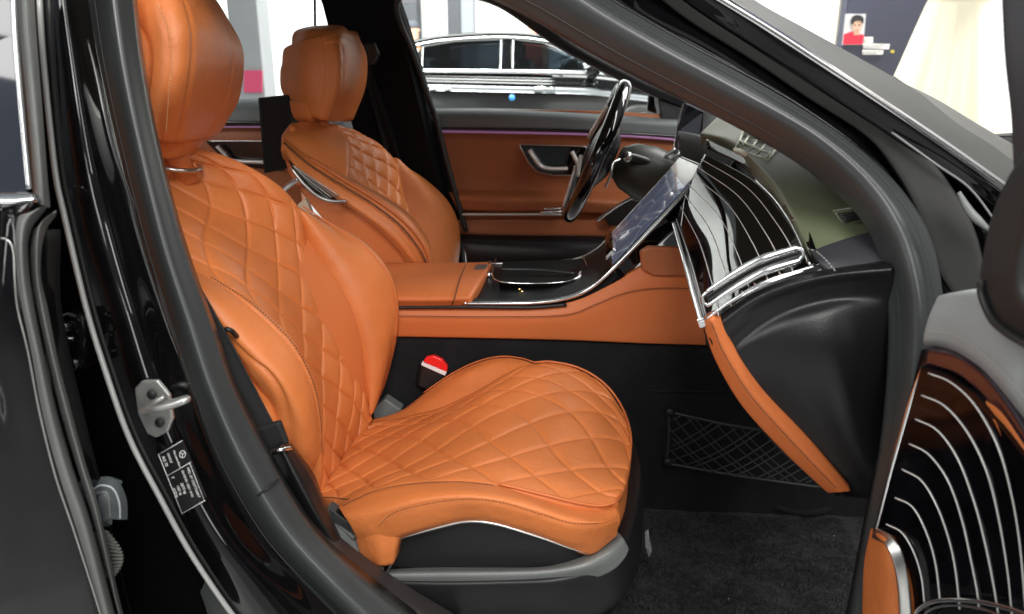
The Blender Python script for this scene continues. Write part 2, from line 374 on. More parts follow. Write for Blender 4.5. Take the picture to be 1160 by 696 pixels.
# headrest
hr = [[(146, -55, 1.16), (148, 10, 1.15), (152, 60, 1.14), (150, 120, 1.15), (160, 156, 1.17)],
      [(160, -58, 1.14), (168, 15, 1.115), (172, 60, 1.105), (170, 115, 1.105), (175, 157, 1.14)],
      [(172, -60, 1.145), (186, 22, 1.10), (190, 60, 1.09), (187, 110, 1.09), (184, 158, 1.14)],
      [(190, -60, 1.17), (214, 16, 1.13), (219, 55, 1.12), (214, 103, 1.12), (200, 159, 1.17)],
      [(205, -55, 1.25), (244, 14, 1.25), (255, 60, 1.25), (246, 112, 1.25), (225, 157, 1.27)],
      [(213, -48, 1.36), (256, 18, 1.38), (274, 58, 1.39), (271, 108, 1.40), (255, 140, 1.38), (246, 153, 1.37)]]
def hr_disp(u, v, p):
    g = math.exp(-((v - 0.6) / 0.012) ** 2) * 0.0028 + math.exp(-((v - 0.4) / 0.010) ** 2) * 0.0015 + math.exp(-((v - 0.88) / 0.010) ** 2) * 0.002
    return -g + 0.0012 * noise.noise(p * 18)
head = patch('headrest', hr, ORANGE, seat, 80, 120, 0.09, 0.018, disp=hr_disp, back=v3(-0.35, 0.35, 0))
patch('headrest_wing', [[(118, -10, 1.14), (122, 60, 1.12), (132, 110, 1.12), (150, 156, 1.14)], [(134, -4, 1.10), (146, 50, 1.085), (150, 100, 1.09), (152, 150, 1.12)], [(146, 12, 1.11), (166, 52, 1.10), (167, 100, 1.10), (158, 150, 1.13)]], ORANGE, seat, 30, 16, 0.04, 0.008)
stitch('headrest_stitching', [(180, 8, 1.088), (191, 35, 1.078), (194, 70, 1.073), (191, 110, 1.073), (188, 150, 1.11)], THREAD, seat, 0.0045, 0.0028, 0.0007)
patch('headrest_collar', [[(158, 150, 1.18), (165, 178, 1.2)], [(195, 156, 1.19), (195, 178, 1.21)], [(240, 148, 1.33), (222, 174, 1.31)]], ORANGE, seat, 12, 14, 0.05, 0.008)
lathe('headrest_post', P(206, 190, 1.27), Vector((-0.25, 0, 1)), [(-0.03, 0.019), (0.10, 0.019)], ORANGE_T, seat, 20)
V, F = [], []; cc = P(196, 190, 1.262)
tube_geo(V, F, [cc + v3(0.045 * math.cos(a), 0.046 * math.sin(a), 0.006 - 0.010 * math.cos(a)) for a in [2 * math.pi * k / 40 for k in range(41)]], 0.0042, 8)
link_mesh('post_ring', V, F, SATIN, seat)

# cushion
c_near = [(358, 562, 1.06), (385, 566, 1.02), (415, 557, 0.995), (450, 549, 0.985), (500, 544, 0.98), (540, 545, 0.975), (575, 551, 0.97), (615, 560, 0.97), (655, 569, 0.975), (680, 572, 0.985), (697, 567, 1.0)]
c_q1 = [(374, 545, 1.12), (420, 536, 1.12), (470, 525, 1.11), (530, 513, 1.10), (590, 512, 1.10), (640, 523, 1.085), (680, 537, 1.065), (705, 547, 1.055)]
c_mid = [(392, 517, 1.25), (440, 503, 1.25), (500, 483, 1.25), (560, 467, 1.25), (620, 465, 1.25), (665, 476, 1.24), (700, 497, 1.22), (713, 515, 1.17)]
c_q3 = [(405, 496, 1.35), (455, 484, 1.35), (510, 466, 1.35), (560, 445, 1.35), (610, 435, 1.35), (655, 443, 1.34), (690, 463, 1.31), (712, 490, 1.25)]
c_far = [(414, 481, 1.42), (455, 474, 1.43), (500, 462, 1.44), (535, 446, 1.44), (565, 429, 1.44), (595, 416, 1.44), (625, 413, 1.44), (655, 420, 1.43), (683, 437, 1.40), (702, 462, 1.35)]
def cwarp(u, v): return (u ** 0.84, v)
patch('seat_cushion', [c_near, c_q1, c_mid, c_q3, c_far], ORANGE, seat, 300, 240, 0.035, 0.008,
      disp=quilt(5.8, 4.9, 0.0050, warp=cwarp))
tube('cushion_piping', [(565, 548, 0.965), (610, 559, 0.962), (655, 570, 0.965), (682, 573, 0.975), (699, 567, 0.99), (709, 549, 1.07), (714, 516, 1.165), (714, 489, 1.24), (704, 460, 1.345), (684, 434, 1.40), (656, 417, 1.43), (625, 410, 1.44), (605, 411, 1.44)], 0.0022, ORANGE_T, seat, 6, 60)
patch('cushion_edge', [[(560, 547, 0.985), (600, 557, 0.98), (640, 567, 0.98), (680, 574, 0.985), (699, 569, 1.0), (708, 552, 1.07), (712, 528, 1.15)],
                       [(560, 549, 0.99), (600, 562, 0.985), (640, 574, 0.985), (678, 581, 0.99), (698, 577, 1.01), (705, 566, 1.08), (709, 545, 1.16)]], ORANGE_T, seat, 40, 6, 0.004, 0.001)
patch('cushion_bolster', [c_far[0:6] + [(606, 413, 1.45)],
      [(418, 477, 1.44), (455, 466, 1.475), (495, 447, 1.48), (530, 424, 1.48), (562, 413, 1.48), (590, 411, 1.47), (606, 413, 1.455)],
      [(424, 474, 1.47), (447, 470, 1.50), (480, 447, 1.52), (511, 426, 1.52), (540, 412, 1.52), (567, 406, 1.51), (590, 408, 1.49), (606, 413, 1.46)]], ORANGE, seat, 60, 20, 0.05, 0.004)
tube('piping', [(480, 445, 1.525), (511, 424, 1.525), (540, 410, 1.525), (567, 404, 1.515), (590, 406, 1.495), (606, 411, 1.465)], 0.0015, ORANGE_T, seat, 6)
sb = [[(385, 574, 0.985), (400, 566, 0.985), (430, 555, 0.98), (470, 548, 0.975), (520, 546, 0.97), (560, 550, 0.965), (600, 561, 0.965), (640, 574, 0.965), (672, 580, 0.97), (698, 576, 0.99)],
      [(390, 583, 0.955), (410, 580, 0.945), (440, 570, 0.94), (480, 560, 0.935), (525, 557, 0.93), (565, 561, 0.93), (605, 571, 0.93), (645, 584, 0.935), (675, 589, 0.945), (699, 584, 0.975)],
      [(397, 594, 0.945), (418, 599, 0.935), (435, 586, 0.93), (475, 573, 0.925), (522, 567, 0.92), (565, 570, 0.92), (610, 583, 0.92), (648, 594, 0.925), (680, 594, 0.94), (700, 587, 0.97)],
      [(402, 604, 0.945), (428, 616, 0.94), (450, 605, 0.935), (490, 593, 0.93), (528, 584, 0.93), (565, 587, 0.93), (615, 603, 0.93), (652, 613, 0.935), (680, 610, 0.95), (699, 598, 0.975)],
      [(406, 612, 0.95), (432, 622, 0.945), (456, 608, 0.945), (500, 596, 0.94), (530, 590, 0.94), (562, 593, 0.94), (610, 607, 0.94), (645, 620, 0.945), (672, 626, 0.955), (698, 607, 0.98)]]
patch('cushion_side', sb, ORANGE, seat, 90, 30, 0.05, 0.006, disp=lambda u, v, p: -0.0022 * math.exp(-((v - 0.5) / 0.02) ** 2) * (1 if u > 0.08 else 0))
tl = [[(402, 600, 0.950), (406, 616, 0.950), (410, 630, 0.950), (418, 639, 0.95)], [(422, 600, 0.936), (424, 615, 0.935), (427, 628, 0.935), (430, 640, 0.937)], [(445, 602, 0.937), (445, 614, 0.936), (443, 627, 0.936), (441, 639, 0.937)]]
patch('cushion_corner', tl, ORANGE, seat, 30, 16, 0.04, 0.006)
patch('cushion_front', [[(699, 573, 1.0), (707, 556, 1.08), (712, 530, 1.17), (712, 505, 1.26), (704, 470, 1.36)], [(702, 590, 0.99), (709, 572, 1.08), (712, 545, 1.18), (712, 515, 1.28), (702, 480, 1.38)], [(697, 606, 0.985), (705, 588, 1.08), (709, 565, 1.19), (709, 535, 1.29), (700, 492, 1.4)]], ORANGE, seat, 26, 10, 0.04, 0.003, toward=v3(5, 0, 1), back=v3(-1, 0, 0))
stitch('seam_stitching', [(428, 597, 0.922), (445, 582, 0.920), (475, 573, 0.916), (522, 566, 0.911), (565, 569, 0.911), (610, 582, 0.911), (648, 593, 0.916), (680, 593, 0.931)], THREAD_D, seat, 0.005, 0.0032, 0.0006)
stitch('seam_stitching', [(388, 573, 0.978), (402, 566, 0.976), (430, 555, 0.971), (470, 548, 0.966), (520, 546, 0.961), (560, 550, 0.956)], THREAD_D, seat, 0.004, 0.003, 0.0007)
tube('cushion_seam', [(362, 564, 1.035), (375, 564, 1.02), (398, 566, 1.0)], 0.0009, THREAD_D, seat, 6)
# lower plastic trim of the seat
patch('seat_valance', [[(440, 606, 0.965), (500, 590, 0.96), (530, 585, 0.96), (562, 588, 0.96), (615, 603, 0.96), (650, 616, 0.965), (700, 610, 1.0)],
                       [(438, 652, 0.965), (500, 650, 0.96), (560, 648, 0.96), (610, 647, 0.96), (650, 642, 0.965), (700, 622, 1.0)]], PLAST, seat, 40, 8, 0.03)
tube('valance_trim', [(447, 614, 0.950), (458, 609, 0.945), (500, 597, 0.942), (530, 591, 0.942), (562, 594, 0.942), (612, 609, 0.943), (645, 621, 0.947), (665, 627, 0.952)], [0.001, 0.0022, 0.0024, 0.0024, 0.0018, 0.001], SATIN, seat, 8, 50)
rail_t = [[(439, 644, 0.965), (500, 643, 0.96), (570, 643, 0.96), (620, 641, 0.96), (655, 633, 0.965), (680, 619, 0.982), (694, 609, 1.0), (700, 603, 1.012)],
          [(438, 652, 0.935), (500, 651, 0.93), (570, 650, 0.93), (620, 648, 0.93), (660, 641, 0.935), (688, 628, 0.955), (700, 618, 0.975), (706, 611, 0.988)],
          [(438, 668, 0.95), (500, 667, 0.945), (570, 666, 0.945), (625, 663, 0.945), (668, 656, 0.95), (694, 645, 0.962), (707, 632, 0.978), (712, 622, 0.99)]]
patch('seat_base_trim', rail_t, GPLAST, seat, 60, 14, 0.02, 0.002)
patch('seat_base', [[(430, 662, 0.935), (500, 664, 0.93), (570, 663, 0.93), (630, 660, 0.93), (680, 646, 0.955), (708, 620, 0.995), (722, 580, 1.075), (727, 530, 1.2), (715, 490, 1.38)],
                    [(430, 720, 0.96), (500, 720, 0.95), (570, 716, 0.95), (640, 708, 0.95), (690, 690, 0.96), (716, 660, 1.0), (727, 620, 1.08), (728, 560, 1.22), (718, 515, 1.4)]], PLAST, seat, 50, 8, 0.03)
patch('seat_rear_trim', [[(375, 572, 1.0), (395, 590, 0.985), (410, 620, 0.965), (432, 645, 0.95)], [(370, 590, 0.97), (388, 612, 0.955), (402, 640, 0.945), (432, 668, 0.935)]], GPLAST, seat, 20, 6, 0.04)
prism('seat_rear_joint', [(372, 575, 0.98), (395, 592, 0.97), (404, 608, 0.962), (400, 612, 0.958), (378, 592, 0.97)], PLAST, seat, bevel=0.001)
tube('trim_joint', [(443, 640, 0.93), (437, 652, 0.925), (434, 670, 0.922)], 0.0022, SEALD, seat, 6)
tube('recline_lever', [(244, 384, 0.985), (255, 374, 0.96), (262, 375, 0.96), (268, 381, 0.975)], 0.0038, PLAST, seat, 8)
prism('seat_track', [(422, 463, 1.53), (436, 452, 1.53), (455, 465, 1.53), (446, 474, 1.53), (424, 476, 1.53)], GPLAST, seat, v3(0, 0.03, 0), 0.003)

SQ[0] = False
# ---- driver seat (far)
ds = patch('front_seat', [[(322, 175, 1.90), (335, 205, 1.86), (375, 255, 1.84), (420, 300, 1.84), (440, 330, 1.84)],
                          [(345, 180, 1.86), (385, 215, 1.84), (425, 250, 1.83), (455, 285, 1.83), (470, 325, 1.83)]], ORANGE_T, car, 30, 10, 0.30, 0.010,
           back=v3(-0.2, 1, 0), label='far driver seat in tan quilted leather behind the console')
f_near = [(333, 143, 1.90), (350, 168, 1.86), (385, 197, 1.84), (420, 221, 1.83), (450, 245, 1.83), (472, 270, 1.83), (486, 297, 1.84), (490, 330, 1.85)]
f_far = [(378, 141, 2.02), (405, 150, 2.10), (434, 168, 2.17), (450, 190, 2.20), (455, 215, 2.20), (464, 240, 2.20), (474, 268, 2.19), (484, 297, 2.17), (488, 330, 2.15)]
f_mid = [(350, 142, 1.95), (385, 158, 1.97), (410, 190, 2.0), (430, 222, 2.02), (448, 248, 2.02), (465, 275, 2.02), (478, 300, 2.02), (484, 330, 2.0)]
def fmask(u, v):
    d = v - (0.40 - 0.75 * max(0, u - 0.10)); return max(0.0, min(1.0, d / 0.06)) if u < 0.95 else 1
patch('backrest_centre', [f_near, f_mid, f_far], ORANGE, ds, 220, 170, 0.05, 0.010, disp=quilt(8.0, 4.6, 0.0075, mask=fmask))
patch('side_bolster', [[(322, 158, 1.86), (352, 184, 1.82), (388, 206, 1.81), (424, 228, 1.80), (456, 252, 1.80), (478, 280, 1.81), (486, 300, 1.82), (488, 330, 1.83)],
                       [(321, 165, 1.84), (345, 195, 1.80), (380, 218, 1.79), (415, 242, 1.78), (445, 266, 1.78), (466, 290, 1.79), (475, 305, 1.80), (478, 330, 1.81)],
                       [(323, 172, 1.85), (336, 190, 1.81), (366, 214, 1.80), (398, 235, 1.79), (430, 260, 1.79), (453, 284, 1.80), (463, 302, 1.81), (465, 330, 1.82)]], ORANGE, ds, 50, 16, 0.06, 0.012)
patch('shoulder', [[(331, 140, 1.93), (323, 152, 1.88), (322, 166, 1.85)], [(352, 138, 1.94), (350, 155, 1.87), (352, 184, 1.83)], [(382, 141, 2.02), (392, 165, 1.92), (390, 205, 1.83)]], ORANGE, ds, 20, 20, 0.05, 0.010)
patch('side_bolster', [f_far[3:], [(448, 186, 2.22), (472, 212, 2.25), (492, 245, 2.26), (500, 275, 2.25), (502, 300, 2.24), (500, 330, 2.2)],
                       [(446, 182, 2.25), (480, 203, 2.30), (505, 228, 2.31), (517, 252, 2.31), (520, 276, 2.30), (518, 300, 2.29), (515, 330, 2.25)]], ORANGE, ds, 40, 18, 0.06, 0.014, disp=lambda u, v, p: 0.018 * math.sin(math.pi * v))
tube('piping', [(322, 162, 1.835), (350, 186, 1.80), (386, 209, 1.785), (422, 231, 1.775), (454, 256, 1.775), (476, 284, 1.785), (485, 303, 1.80)], 0.0022, THREAD_D, ds, 6, 50)
tube('seat_edge_highlight', [(352, 180, 1.82), (388, 203, 1.80), (424, 225, 1.79), (456, 249, 1.79), (479, 277, 1.80), (488, 300, 1.81)], 0.0030, ORANGE_T, ds, 6, 50)
fh = [[(324, 58, 2.0), (322, 80, 2.0), (323, 105, 2.0), (330, 122, 2.0)],
      [(345, 50, 1.92), (344, 75, 1.91), (344, 105, 1.91), (347, 124, 1.92)],
      [(368, 44, 1.90), (372, 70, 1.885), (371, 105, 1.885), (364, 132, 1.90)],
      [(384, 40, 1.93), (389, 65, 1.91), (387, 102, 1.91), (376, 134, 1.93)],
      [(398, 40, 2.05), (407, 65, 2.06), (405, 102, 2.06), (392, 134, 2.05)], [(401, 42, 2.14), (410, 66, 2.16), (408, 100, 2.16), (396, 132, 2.14)]]
def fh_disp(u, v, p): return -0.004 * math.exp(-((v - 0.6) / 0.014) ** 2) * 0.6 - 0.0015 * math.exp(-((v - 0.38) / 0.012) ** 2)
fhead = patch('headrest', fh, ORANGE, ds, 50, 80, 0.08, 0.018, disp=fh_disp, back=v3(-0.05, 0.9, 0))
patch('headrest_crown', [[(331, 50, 2.02), (334, 36, 2.03), (345, 31, 2.06)], [(352, 48, 1.92), (355, 34, 1.95), (360, 29, 2.02)], [(385, 43, 1.92), (386, 35, 1.96), (385, 29, 2.02)], [(404, 52, 2.12), (400, 40, 2.12), (393, 33, 2.10)]], ORANGE, ds, 14, 30, 0.05, 0.012)
patch('headrest_foot', [[(329, 118, 1.96), (333, 133, 1.97), (340, 139, 1.98)], [(350, 120, 1.91), (350, 134, 1.92), (350, 139, 1.94)], [(362, 122, 1.93), (360, 133, 1.94), (356, 139, 1.95)]], ORANGE, ds, 12, 12, 0.05, 0.006)
lathe('headrest_post', P(366, 154, 1.98), Vector((-0.1, 0, 1)), [(-0.02, 0.020), (0.07, 0.020)], ORANGE_T, ds, 18)
lathe('post_collar', P(366, 150, 1.98), Vector((0, 0, 1)), [(-0.01, 0.034), (0.006, 0.032)], SATIN, ds, 24)
tube('trim_lip', [(331, 191, 1.80), (345, 209, 1.79), (360, 222, 1.785), (376, 228, 1.78), (392, 228, 1.78)], 0.0042, SATIN, ds, 8)
vent = prism('side_vent', [(326, 182, 1.815), (345, 196, 1.81), (370, 212, 1.80), (390, 227, 1.80), (375, 227, 1.80), (358, 221, 1.805), (342, 207, 1.81)], PIANO, ds, v3(0, 0.01, 0), 0.001)
for k in range(4):
    t = k / 3.0
    tube('vent_slat', [(331 + 3 * t, 187 + 3 * t, 1.795), (352 - 2 * t, 201 + 6 * t, 1.79), (384 - 12 * t, 222 + 3 * t, 1.785)], 0.0016, GPLAST if k % 2 else SATIN, vent, 6, 16)
tube('seat_lever', [(318, 218, 1.84), (330, 208, 1.83), (338, 203, 1.82)], 0.0055, CHROME, ds, 8)
prism('belt_guide', [(336, 233, 1.75), (345, 225, 1.75), (349, 232, 1.75), (353, 243, 1.75), (344, 243, 1.75)], BEIGE, ds, v3(0, 0.02, 0), 0.002)
scr = prism('seatback_screen', [(292, 111, 2.06), (328, 107, 1.98), (331, 190, 1.98), (299, 197, 2.06)], mat('screen_back', (0.010, 0.0105, 0.012), 0.6, spec=0.2), ds, v3(-0.015, 0.25, 0.0), 0.004)
prism('screen_face', [(294, 114, 2.05), (297, 112, 2.055), (303, 195, 2.055), (300, 196, 2.05)], PLAST, scr, v3(0, 0.01, 0), 0.0005)

# ================================================================ far doors
fd = patch('driver_door', [[(484, 126, 2.42), (600, 126, 2.42), (700, 128, 2.42), (800, 136, 2.42), (860, 140, 2.42)], [(490, 150, 2.40), (600, 152, 2.40), (700, 154, 2.40), (800, 160, 2.40), (860, 165, 2.40)],
                           [(500, 200, 2.40), (600, 200, 2.40), (700, 202, 2.40), (800, 205, 2.40), (860, 208, 2.40)],
                           [(512, 232, 2.39), (600, 234, 2.39), (700, 236, 2.39), (800, 240, 2.40), (860, 240, 2.40)],
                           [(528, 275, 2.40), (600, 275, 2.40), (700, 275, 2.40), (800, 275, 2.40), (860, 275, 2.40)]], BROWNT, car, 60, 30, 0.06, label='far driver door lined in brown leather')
patch('window_ledge', [[(489, 123, 2.46), (560, 123, 2.46), (650, 126, 2.46), (760, 133, 2.46), (860, 140, 2.46)], [(487, 128, 2.37), (560, 128, 2.37), (650, 131, 2.37), (760, 138, 2.37), (860, 145, 2.37)],
                       [(490, 142, 2.365), (560, 142, 2.365), (650, 144, 2.365), (760, 151, 2.365), (860, 158, 2.365)]], DPLAST, fd, 40, 10, 0.02)
tube('ambient_light', [(494, 149, 2.375), (560, 150, 2.375), (650, 152, 2.375), (720, 155, 2.375), (785, 160, 2.375), (850, 164, 2.375)], 0.0042, AMBI, fd, 6, 40)
tube('ledge_shadow_gap', [(492, 145, 2.37), (560, 146, 2.37), (650, 148, 2.37), (760, 154, 2.37), (850, 160, 2.37)], 0.003, PIANO, fd, 6, 40)
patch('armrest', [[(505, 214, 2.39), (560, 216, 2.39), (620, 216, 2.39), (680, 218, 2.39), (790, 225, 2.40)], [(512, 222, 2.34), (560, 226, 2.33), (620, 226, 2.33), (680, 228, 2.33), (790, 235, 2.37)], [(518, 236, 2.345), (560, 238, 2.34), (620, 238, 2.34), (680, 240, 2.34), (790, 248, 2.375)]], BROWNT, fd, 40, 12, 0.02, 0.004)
tube('armrest_trim', [(524, 243, 2.335), (580, 243, 2.335), (636, 243, 2.335)], 0.0070, BRIGHT, fd, 8, flat=0.6)
for k in range(3): tube('seat_switch', [(612 + 4 * k, 241 - 4 * k, 2.32 + 0.012 * k), (636, 240 - 4 * k, 2.32 + 0.012 * k)], 0.0035, CHROME, fd, 6, 8)
patch('door_lower', [[(516, 250, 2.36), (600, 250, 2.36), (700, 250, 2.36), (800, 250, 2.36)], [(522, 263, 2.35), (600, 265, 2.35), (700, 266, 2.35), (800, 266, 2.35)]], BROWNT, fd, 30, 6, 0.02)
patch('door_pocket', [[(524, 266, 2.33), (600, 268, 2.33), (640, 268, 2.33), (720, 270, 2.33), (800, 270, 2.33)], [(526, 275, 2.29), (600, 279, 2.29), (640, 280, 2.29), (720, 282, 2.29), (800, 282, 2.29)], [(530, 300, 2.28), (600, 304, 2.28), (640, 304, 2.28), (720, 304, 2.28), (800, 304, 2.28)], [(530, 340, 2.3), (600, 344, 2.3), (640, 344, 2.3), (720, 344, 2.3), (800, 344, 2.3)]], BLEA, fd, 30, 14, 0.02)
hb = prism('handle_bezel', [(589, 165, 2.385), (664, 167, 2.385), (672, 180, 2.385), (668, 198, 2.385), (628, 198, 2.385), (609, 194, 2.385), (600, 184, 2.385)], PIANO, fd, v3(0, 0.02, 0), 0.003, smooth_n=0)
V, F = [], []; bz = [(588, 164, 2.382), (664, 166, 2.382), (673, 180, 2.382), (669, 199, 2.382), (628, 199, 2.382), (608, 195, 2.382), (599, 185, 2.382), (588, 164, 2.382)]
tube_geo(V, F, resample(bz, 60, True), 0.0018, 6); link_mesh('bezel_ring', V, F, SATIN, fd)
tube('door_handle', [(600, 170, 2.365), (605, 178, 2.36), (613, 188, 2.36), (624, 191, 2.36), (643, 191, 2.365)], [0.011, 0.012, 0.010, 0.009, 0.008], BRIGHT, hb, 10, flat=0.6)
tube('lock_switch', [(648, 172, 2.37), (653, 182, 2.365), (656, 190, 2.37)], 0.007, BRIGHT, hb, 8)
prism('window_glass', [(455, 5, 2.36), (620, -10, 2.32), (760, 60, 2.40), (870, 140, 2.50), (485, 124, 2.48)], GLASS, fd, v3(0, 0.004, 0), 0)
# far rear door between the headrests
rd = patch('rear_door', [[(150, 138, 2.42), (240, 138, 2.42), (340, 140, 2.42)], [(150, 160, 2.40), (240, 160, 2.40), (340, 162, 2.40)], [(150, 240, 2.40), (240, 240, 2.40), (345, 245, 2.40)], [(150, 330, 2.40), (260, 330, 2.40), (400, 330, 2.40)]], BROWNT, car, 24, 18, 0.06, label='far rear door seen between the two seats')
patch('window_ledge', [[(150, 112, 2.50), (240, 112, 2.50), (340, 112, 2.50)], [(150, 119, 2.40), (240, 119, 2.40), (340, 119, 2.40)], [(150, 136, 2.38), (240, 136, 2.38), (340, 137, 2.38)]], DPLAST, rd, 24, 8, 0.02)
tube('ledge_shadow_gap', [(150, 139, 2.37), (240, 139, 2.37), (340, 139, 2.37)], 0.006, PIANO, rd, 6)
tube('ambient_light', [(150, 144, 2.375), (240, 144, 2.375), (340, 144, 2.375)], 0.003, AMBI, rd, 6)
rb = prism('handle_bezel', [(232, 160, 2.385), (320, 160, 2.385), (320, 194, 2.385), (268, 188, 2.385), (250, 178, 2.385)], PIANO, rd, v3(0, 0.02, 0), 0.003)
tube('door_handle', [(246, 166, 2.36), (254, 174, 2.36), (263, 182, 2.36), (300, 184, 2.36)], 0.0085, BRIGHT, rb, 8, flat=0.7)
tube('bezel_ring', [(236, 160, 2.38), (280, 160, 2.38), (320, 160, 2.38)], 0.0022, SATIN, rb, 6)
prism('window_glass', [(120, -60, 2.34), (348, -60, 2.30), (372, 18, 2.34), (372, 114, 2.46), (120, 114, 2.46)], GLASS, rd, v3(0, 0.004, 0), 0)
tube('window_frame', [(351, -60, 2.30), (356, -10, 2.31), (357, 30, 2.33)], 0.004, SEALD, rd, 6)
tube('window_frame', [(356, -60, 2.30), (365, -5, 2.31), (378, 25, 2.33)], 0.008, SEALD, rd, 6)
# far B pillar and roof edge
PCLOTH = mat('pillar_cloth', (0.010, 0.010, 0.011), 0.9, spec=0.1)
prism('far_pillar', [(345, -60, 2.28), (470, -60, 2.28), (448, -5, 2.28), (456, 18, 2.29), (466, 50, 2.31), (486, 118, 2.36), (500, 170, 2.36), (518, 240, 2.36), (528, 330, 2.36), (430, 330, 2.36), (400, 150, 2.36), (378, 60, 2.32), (366, 10, 2.29)], PCLOTH, car, v3(0, 0.08, 0), 0.008, smooth_n=0)
tube('window_seal', [(520, -8, 2.27), (478, -10, 2.27), (455, -4, 2.27), (449, 8, 2.275), (455, 30, 2.29), (468, 62, 2.31), (484, 108, 2.34), (494, 135, 2.34), (508, 190, 2.34), (528, 262, 2.34)], 0.009, SEALD, car, 8, 60)
prism('belt_strap', [(405, 60, 2.27), (413, 58, 2.27), (440, 130, 2.33), (486, 290, 2.33), (470, 292, 2.33), (428, 140, 2.33)], WEB, car, v3(0, 0.003, 0), 0)
prism('belt_anchor', [(407, 50, 2.25), (424, 48, 2.25), (430, 62, 2.25), (424, 74, 2.25), (410, 72, 2.25)], PLAST, car, v3(0, 0.02, 0), 0.005)
prism('far_windscreen_pillar', [(742, 80, 2.40), (800, 118, 2.42), (812, 128, 2.42), (800, 146, 2.42), (752, 146, 2.40), (746, 118, 2.40)], BLEA, car, v3(0, 0.1, 0), 0.004)
tube('roof_rail', [(440, -22, 2.2), (520, -12, 2.2), (570, 2, 2.22), (640, 50, 2.28), (720, 92, 2.36), (780, 118, 2.42)], 0.020, BLEA, car, 8, 50)
# headliner and roof skin
Vr, Fr = [], []
g = []
for j in range(13):
    y = 1.06 + (2.26 - 1.06) * j / 12; a = (j / 12 - 0.5) * 2
    g.append([v3(x, y, 1.425 - 0.05 * a * a - 0.07 * max(0, (x + 0.1) / 0.3) ** 2) for x in [-1.35 + 1.55 * i / 12 for i in range(13)]])
roof_ = patch('roof', [r for r in g], PAINT, car, 20, 20, 0.02, 0.01, toward=v3(0, 1.6, 5))
patch('headliner', [[p + v3(0, 0, -0.05) for p in r] for r in g], mat('headliner_cloth', (0.16, 0.19, 0.125), 0.9), roof_, 20, 20, 0.01, 0.003, toward=v3(0, 1.6, -5))  # out of view; added and coloured for its reflection in the fascia

# ================================================================ centre console
con = patch('centre_console', [[(380, 350, 1.47), (450, 349, 1.47), (560, 350, 1.47), (640, 345, 1.47), (690, 325, 1.47), (735, 300, 1.47), (800, 275, 1.47), (880, 262, 1.47)],
                               [(380, 362, 1.46), (450, 361, 1.46), (560, 362, 1.46), (640, 360, 1.46), (690, 346, 1.46), (735, 332, 1.46), (800, 330, 1.46), (880, 330, 1.46)],
                               [(380, 380, 1.465), (450, 380, 1.465), (560, 382, 1.465), (640, 384, 1.465), (690, 386, 1.465), (735, 388, 1.465), (800, 390, 1.465), (880, 394, 1.465)]], ORANGE_T, car, 70, 14, 0.05,
            label='tan leather centre console with gloss black tray')
stitch('console_seam', [(448, 358, 1.455), (560, 359, 1.455), (640, 357, 1.455), (675, 345, 1.455), (705, 333, 1.455), (740, 327, 1.455), (795, 327, 1.455)], THREAD_D, con, 0.003, 0.0028, 0.0008)
arm = patch('armrest', [[(400, 346, 1.475), (450, 347, 1.475), (490, 347, 1.475), (526, 346, 1.475)], [(400, 336, 1.47), (450, 336, 1.47), (492, 336, 1.47), (530, 335, 1.47)],
                        [(400, 318, 1.56), (450, 318, 1.56), (500, 318, 1.56), (541, 317, 1.56)], [(400, 298, 1.78), (450, 298, 1.78), (510, 298, 1.78), (554, 297, 1.78)]], ORANGE_T, con, 60, 20, 0.06, 0.008, toward=v3(0, 1.4, 3))
tube('armrest_seam', [(512, 346, 1.47), (516, 334, 1.465), (521, 316, 1.56), (528, 299, 1.77)], 0.0012, THREAD_D, arm, 6)
tube('console_gap', [(400, 348, 1.462), (450, 348.5, 1.462), (530, 348, 1.462), (600, 348.5, 1.462), (642, 345.5, 1.462)], 0.0035, PLAST, con, 6, 40)
tray = patch('console_tray', [[(528, 345, 1.475), (570, 345, 1.475), (610, 344, 1.475), (645, 339, 1.475), (675, 325, 1.475), (697, 305, 1.475)],
                              [(540, 322, 1.60), (580, 322, 1.60), (620, 320, 1.60), (650, 314, 1.60), (676, 302, 1.60), (694, 285, 1.60)],
                              [(556, 299, 1.80), (590, 298, 1.80), (630, 296, 1.80), (660, 291, 1.80), (682, 278, 1.80), (694, 262, 1.80)]], TRAYM, con, 40, 14, 0.03, 0.003, toward=v3(0, 1.2, 3))
tube('tray_trim', [(528, 344, 1.468), (570, 344, 1.468), (610, 343, 1.468), (642, 338, 1.468), (668, 327, 1.468), (696, 303, 1.468), (740, 258, 1.48), (803, 190, 1.50)], 0.0048, CHROME, con, 8, 70, flat=0.9)
tube('tray_trim', [(527, 345, 1.468), (540, 320, 1.59), (555, 298, 1.79)], 0.0055, CHROME, con, 8)
tube('tray_trim', [(556, 299, 1.79), (600, 298, 1.80), (650, 294, 1.80), (676, 282, 1.79), (692, 266, 1.79)], 0.0030, SATIN, con, 6)
def UP(L, h=0.005): return [P(*p) + v3(0, 0, h) for p in L]
rec = patch('tray_recess', [UP([(566, 326, 1.575), (600, 328, 1.57), (636, 326, 1.57), (655, 320, 1.59)], 0.013), UP([(567, 316, 1.64), (600, 317, 1.64), (640, 315, 1.64), (660, 311, 1.65)], 0.006), UP([(570, 303, 1.76), (600, 302, 1.76), (640, 301, 1.76), (660, 299, 1.76)], 0.014)], mat('recess_shade', (0.002, 0.002, 0.002), 0.6, spec=0.2), con, 24, 14, 0.01, 0.001, toward=v3(0, 1.2, 3))  # dark patch stands in for the shade inside the tray cavity
tube('recess_rim', UP([(562, 300, 1.77), (558, 314, 1.66), (564, 326, 1.57), (600, 329, 1.565), (640, 327, 1.565), (656, 321, 1.59), (664, 310, 1.66), (660, 298, 1.77)], 0.015), 0.0018, CHROME, con, 6, 60)
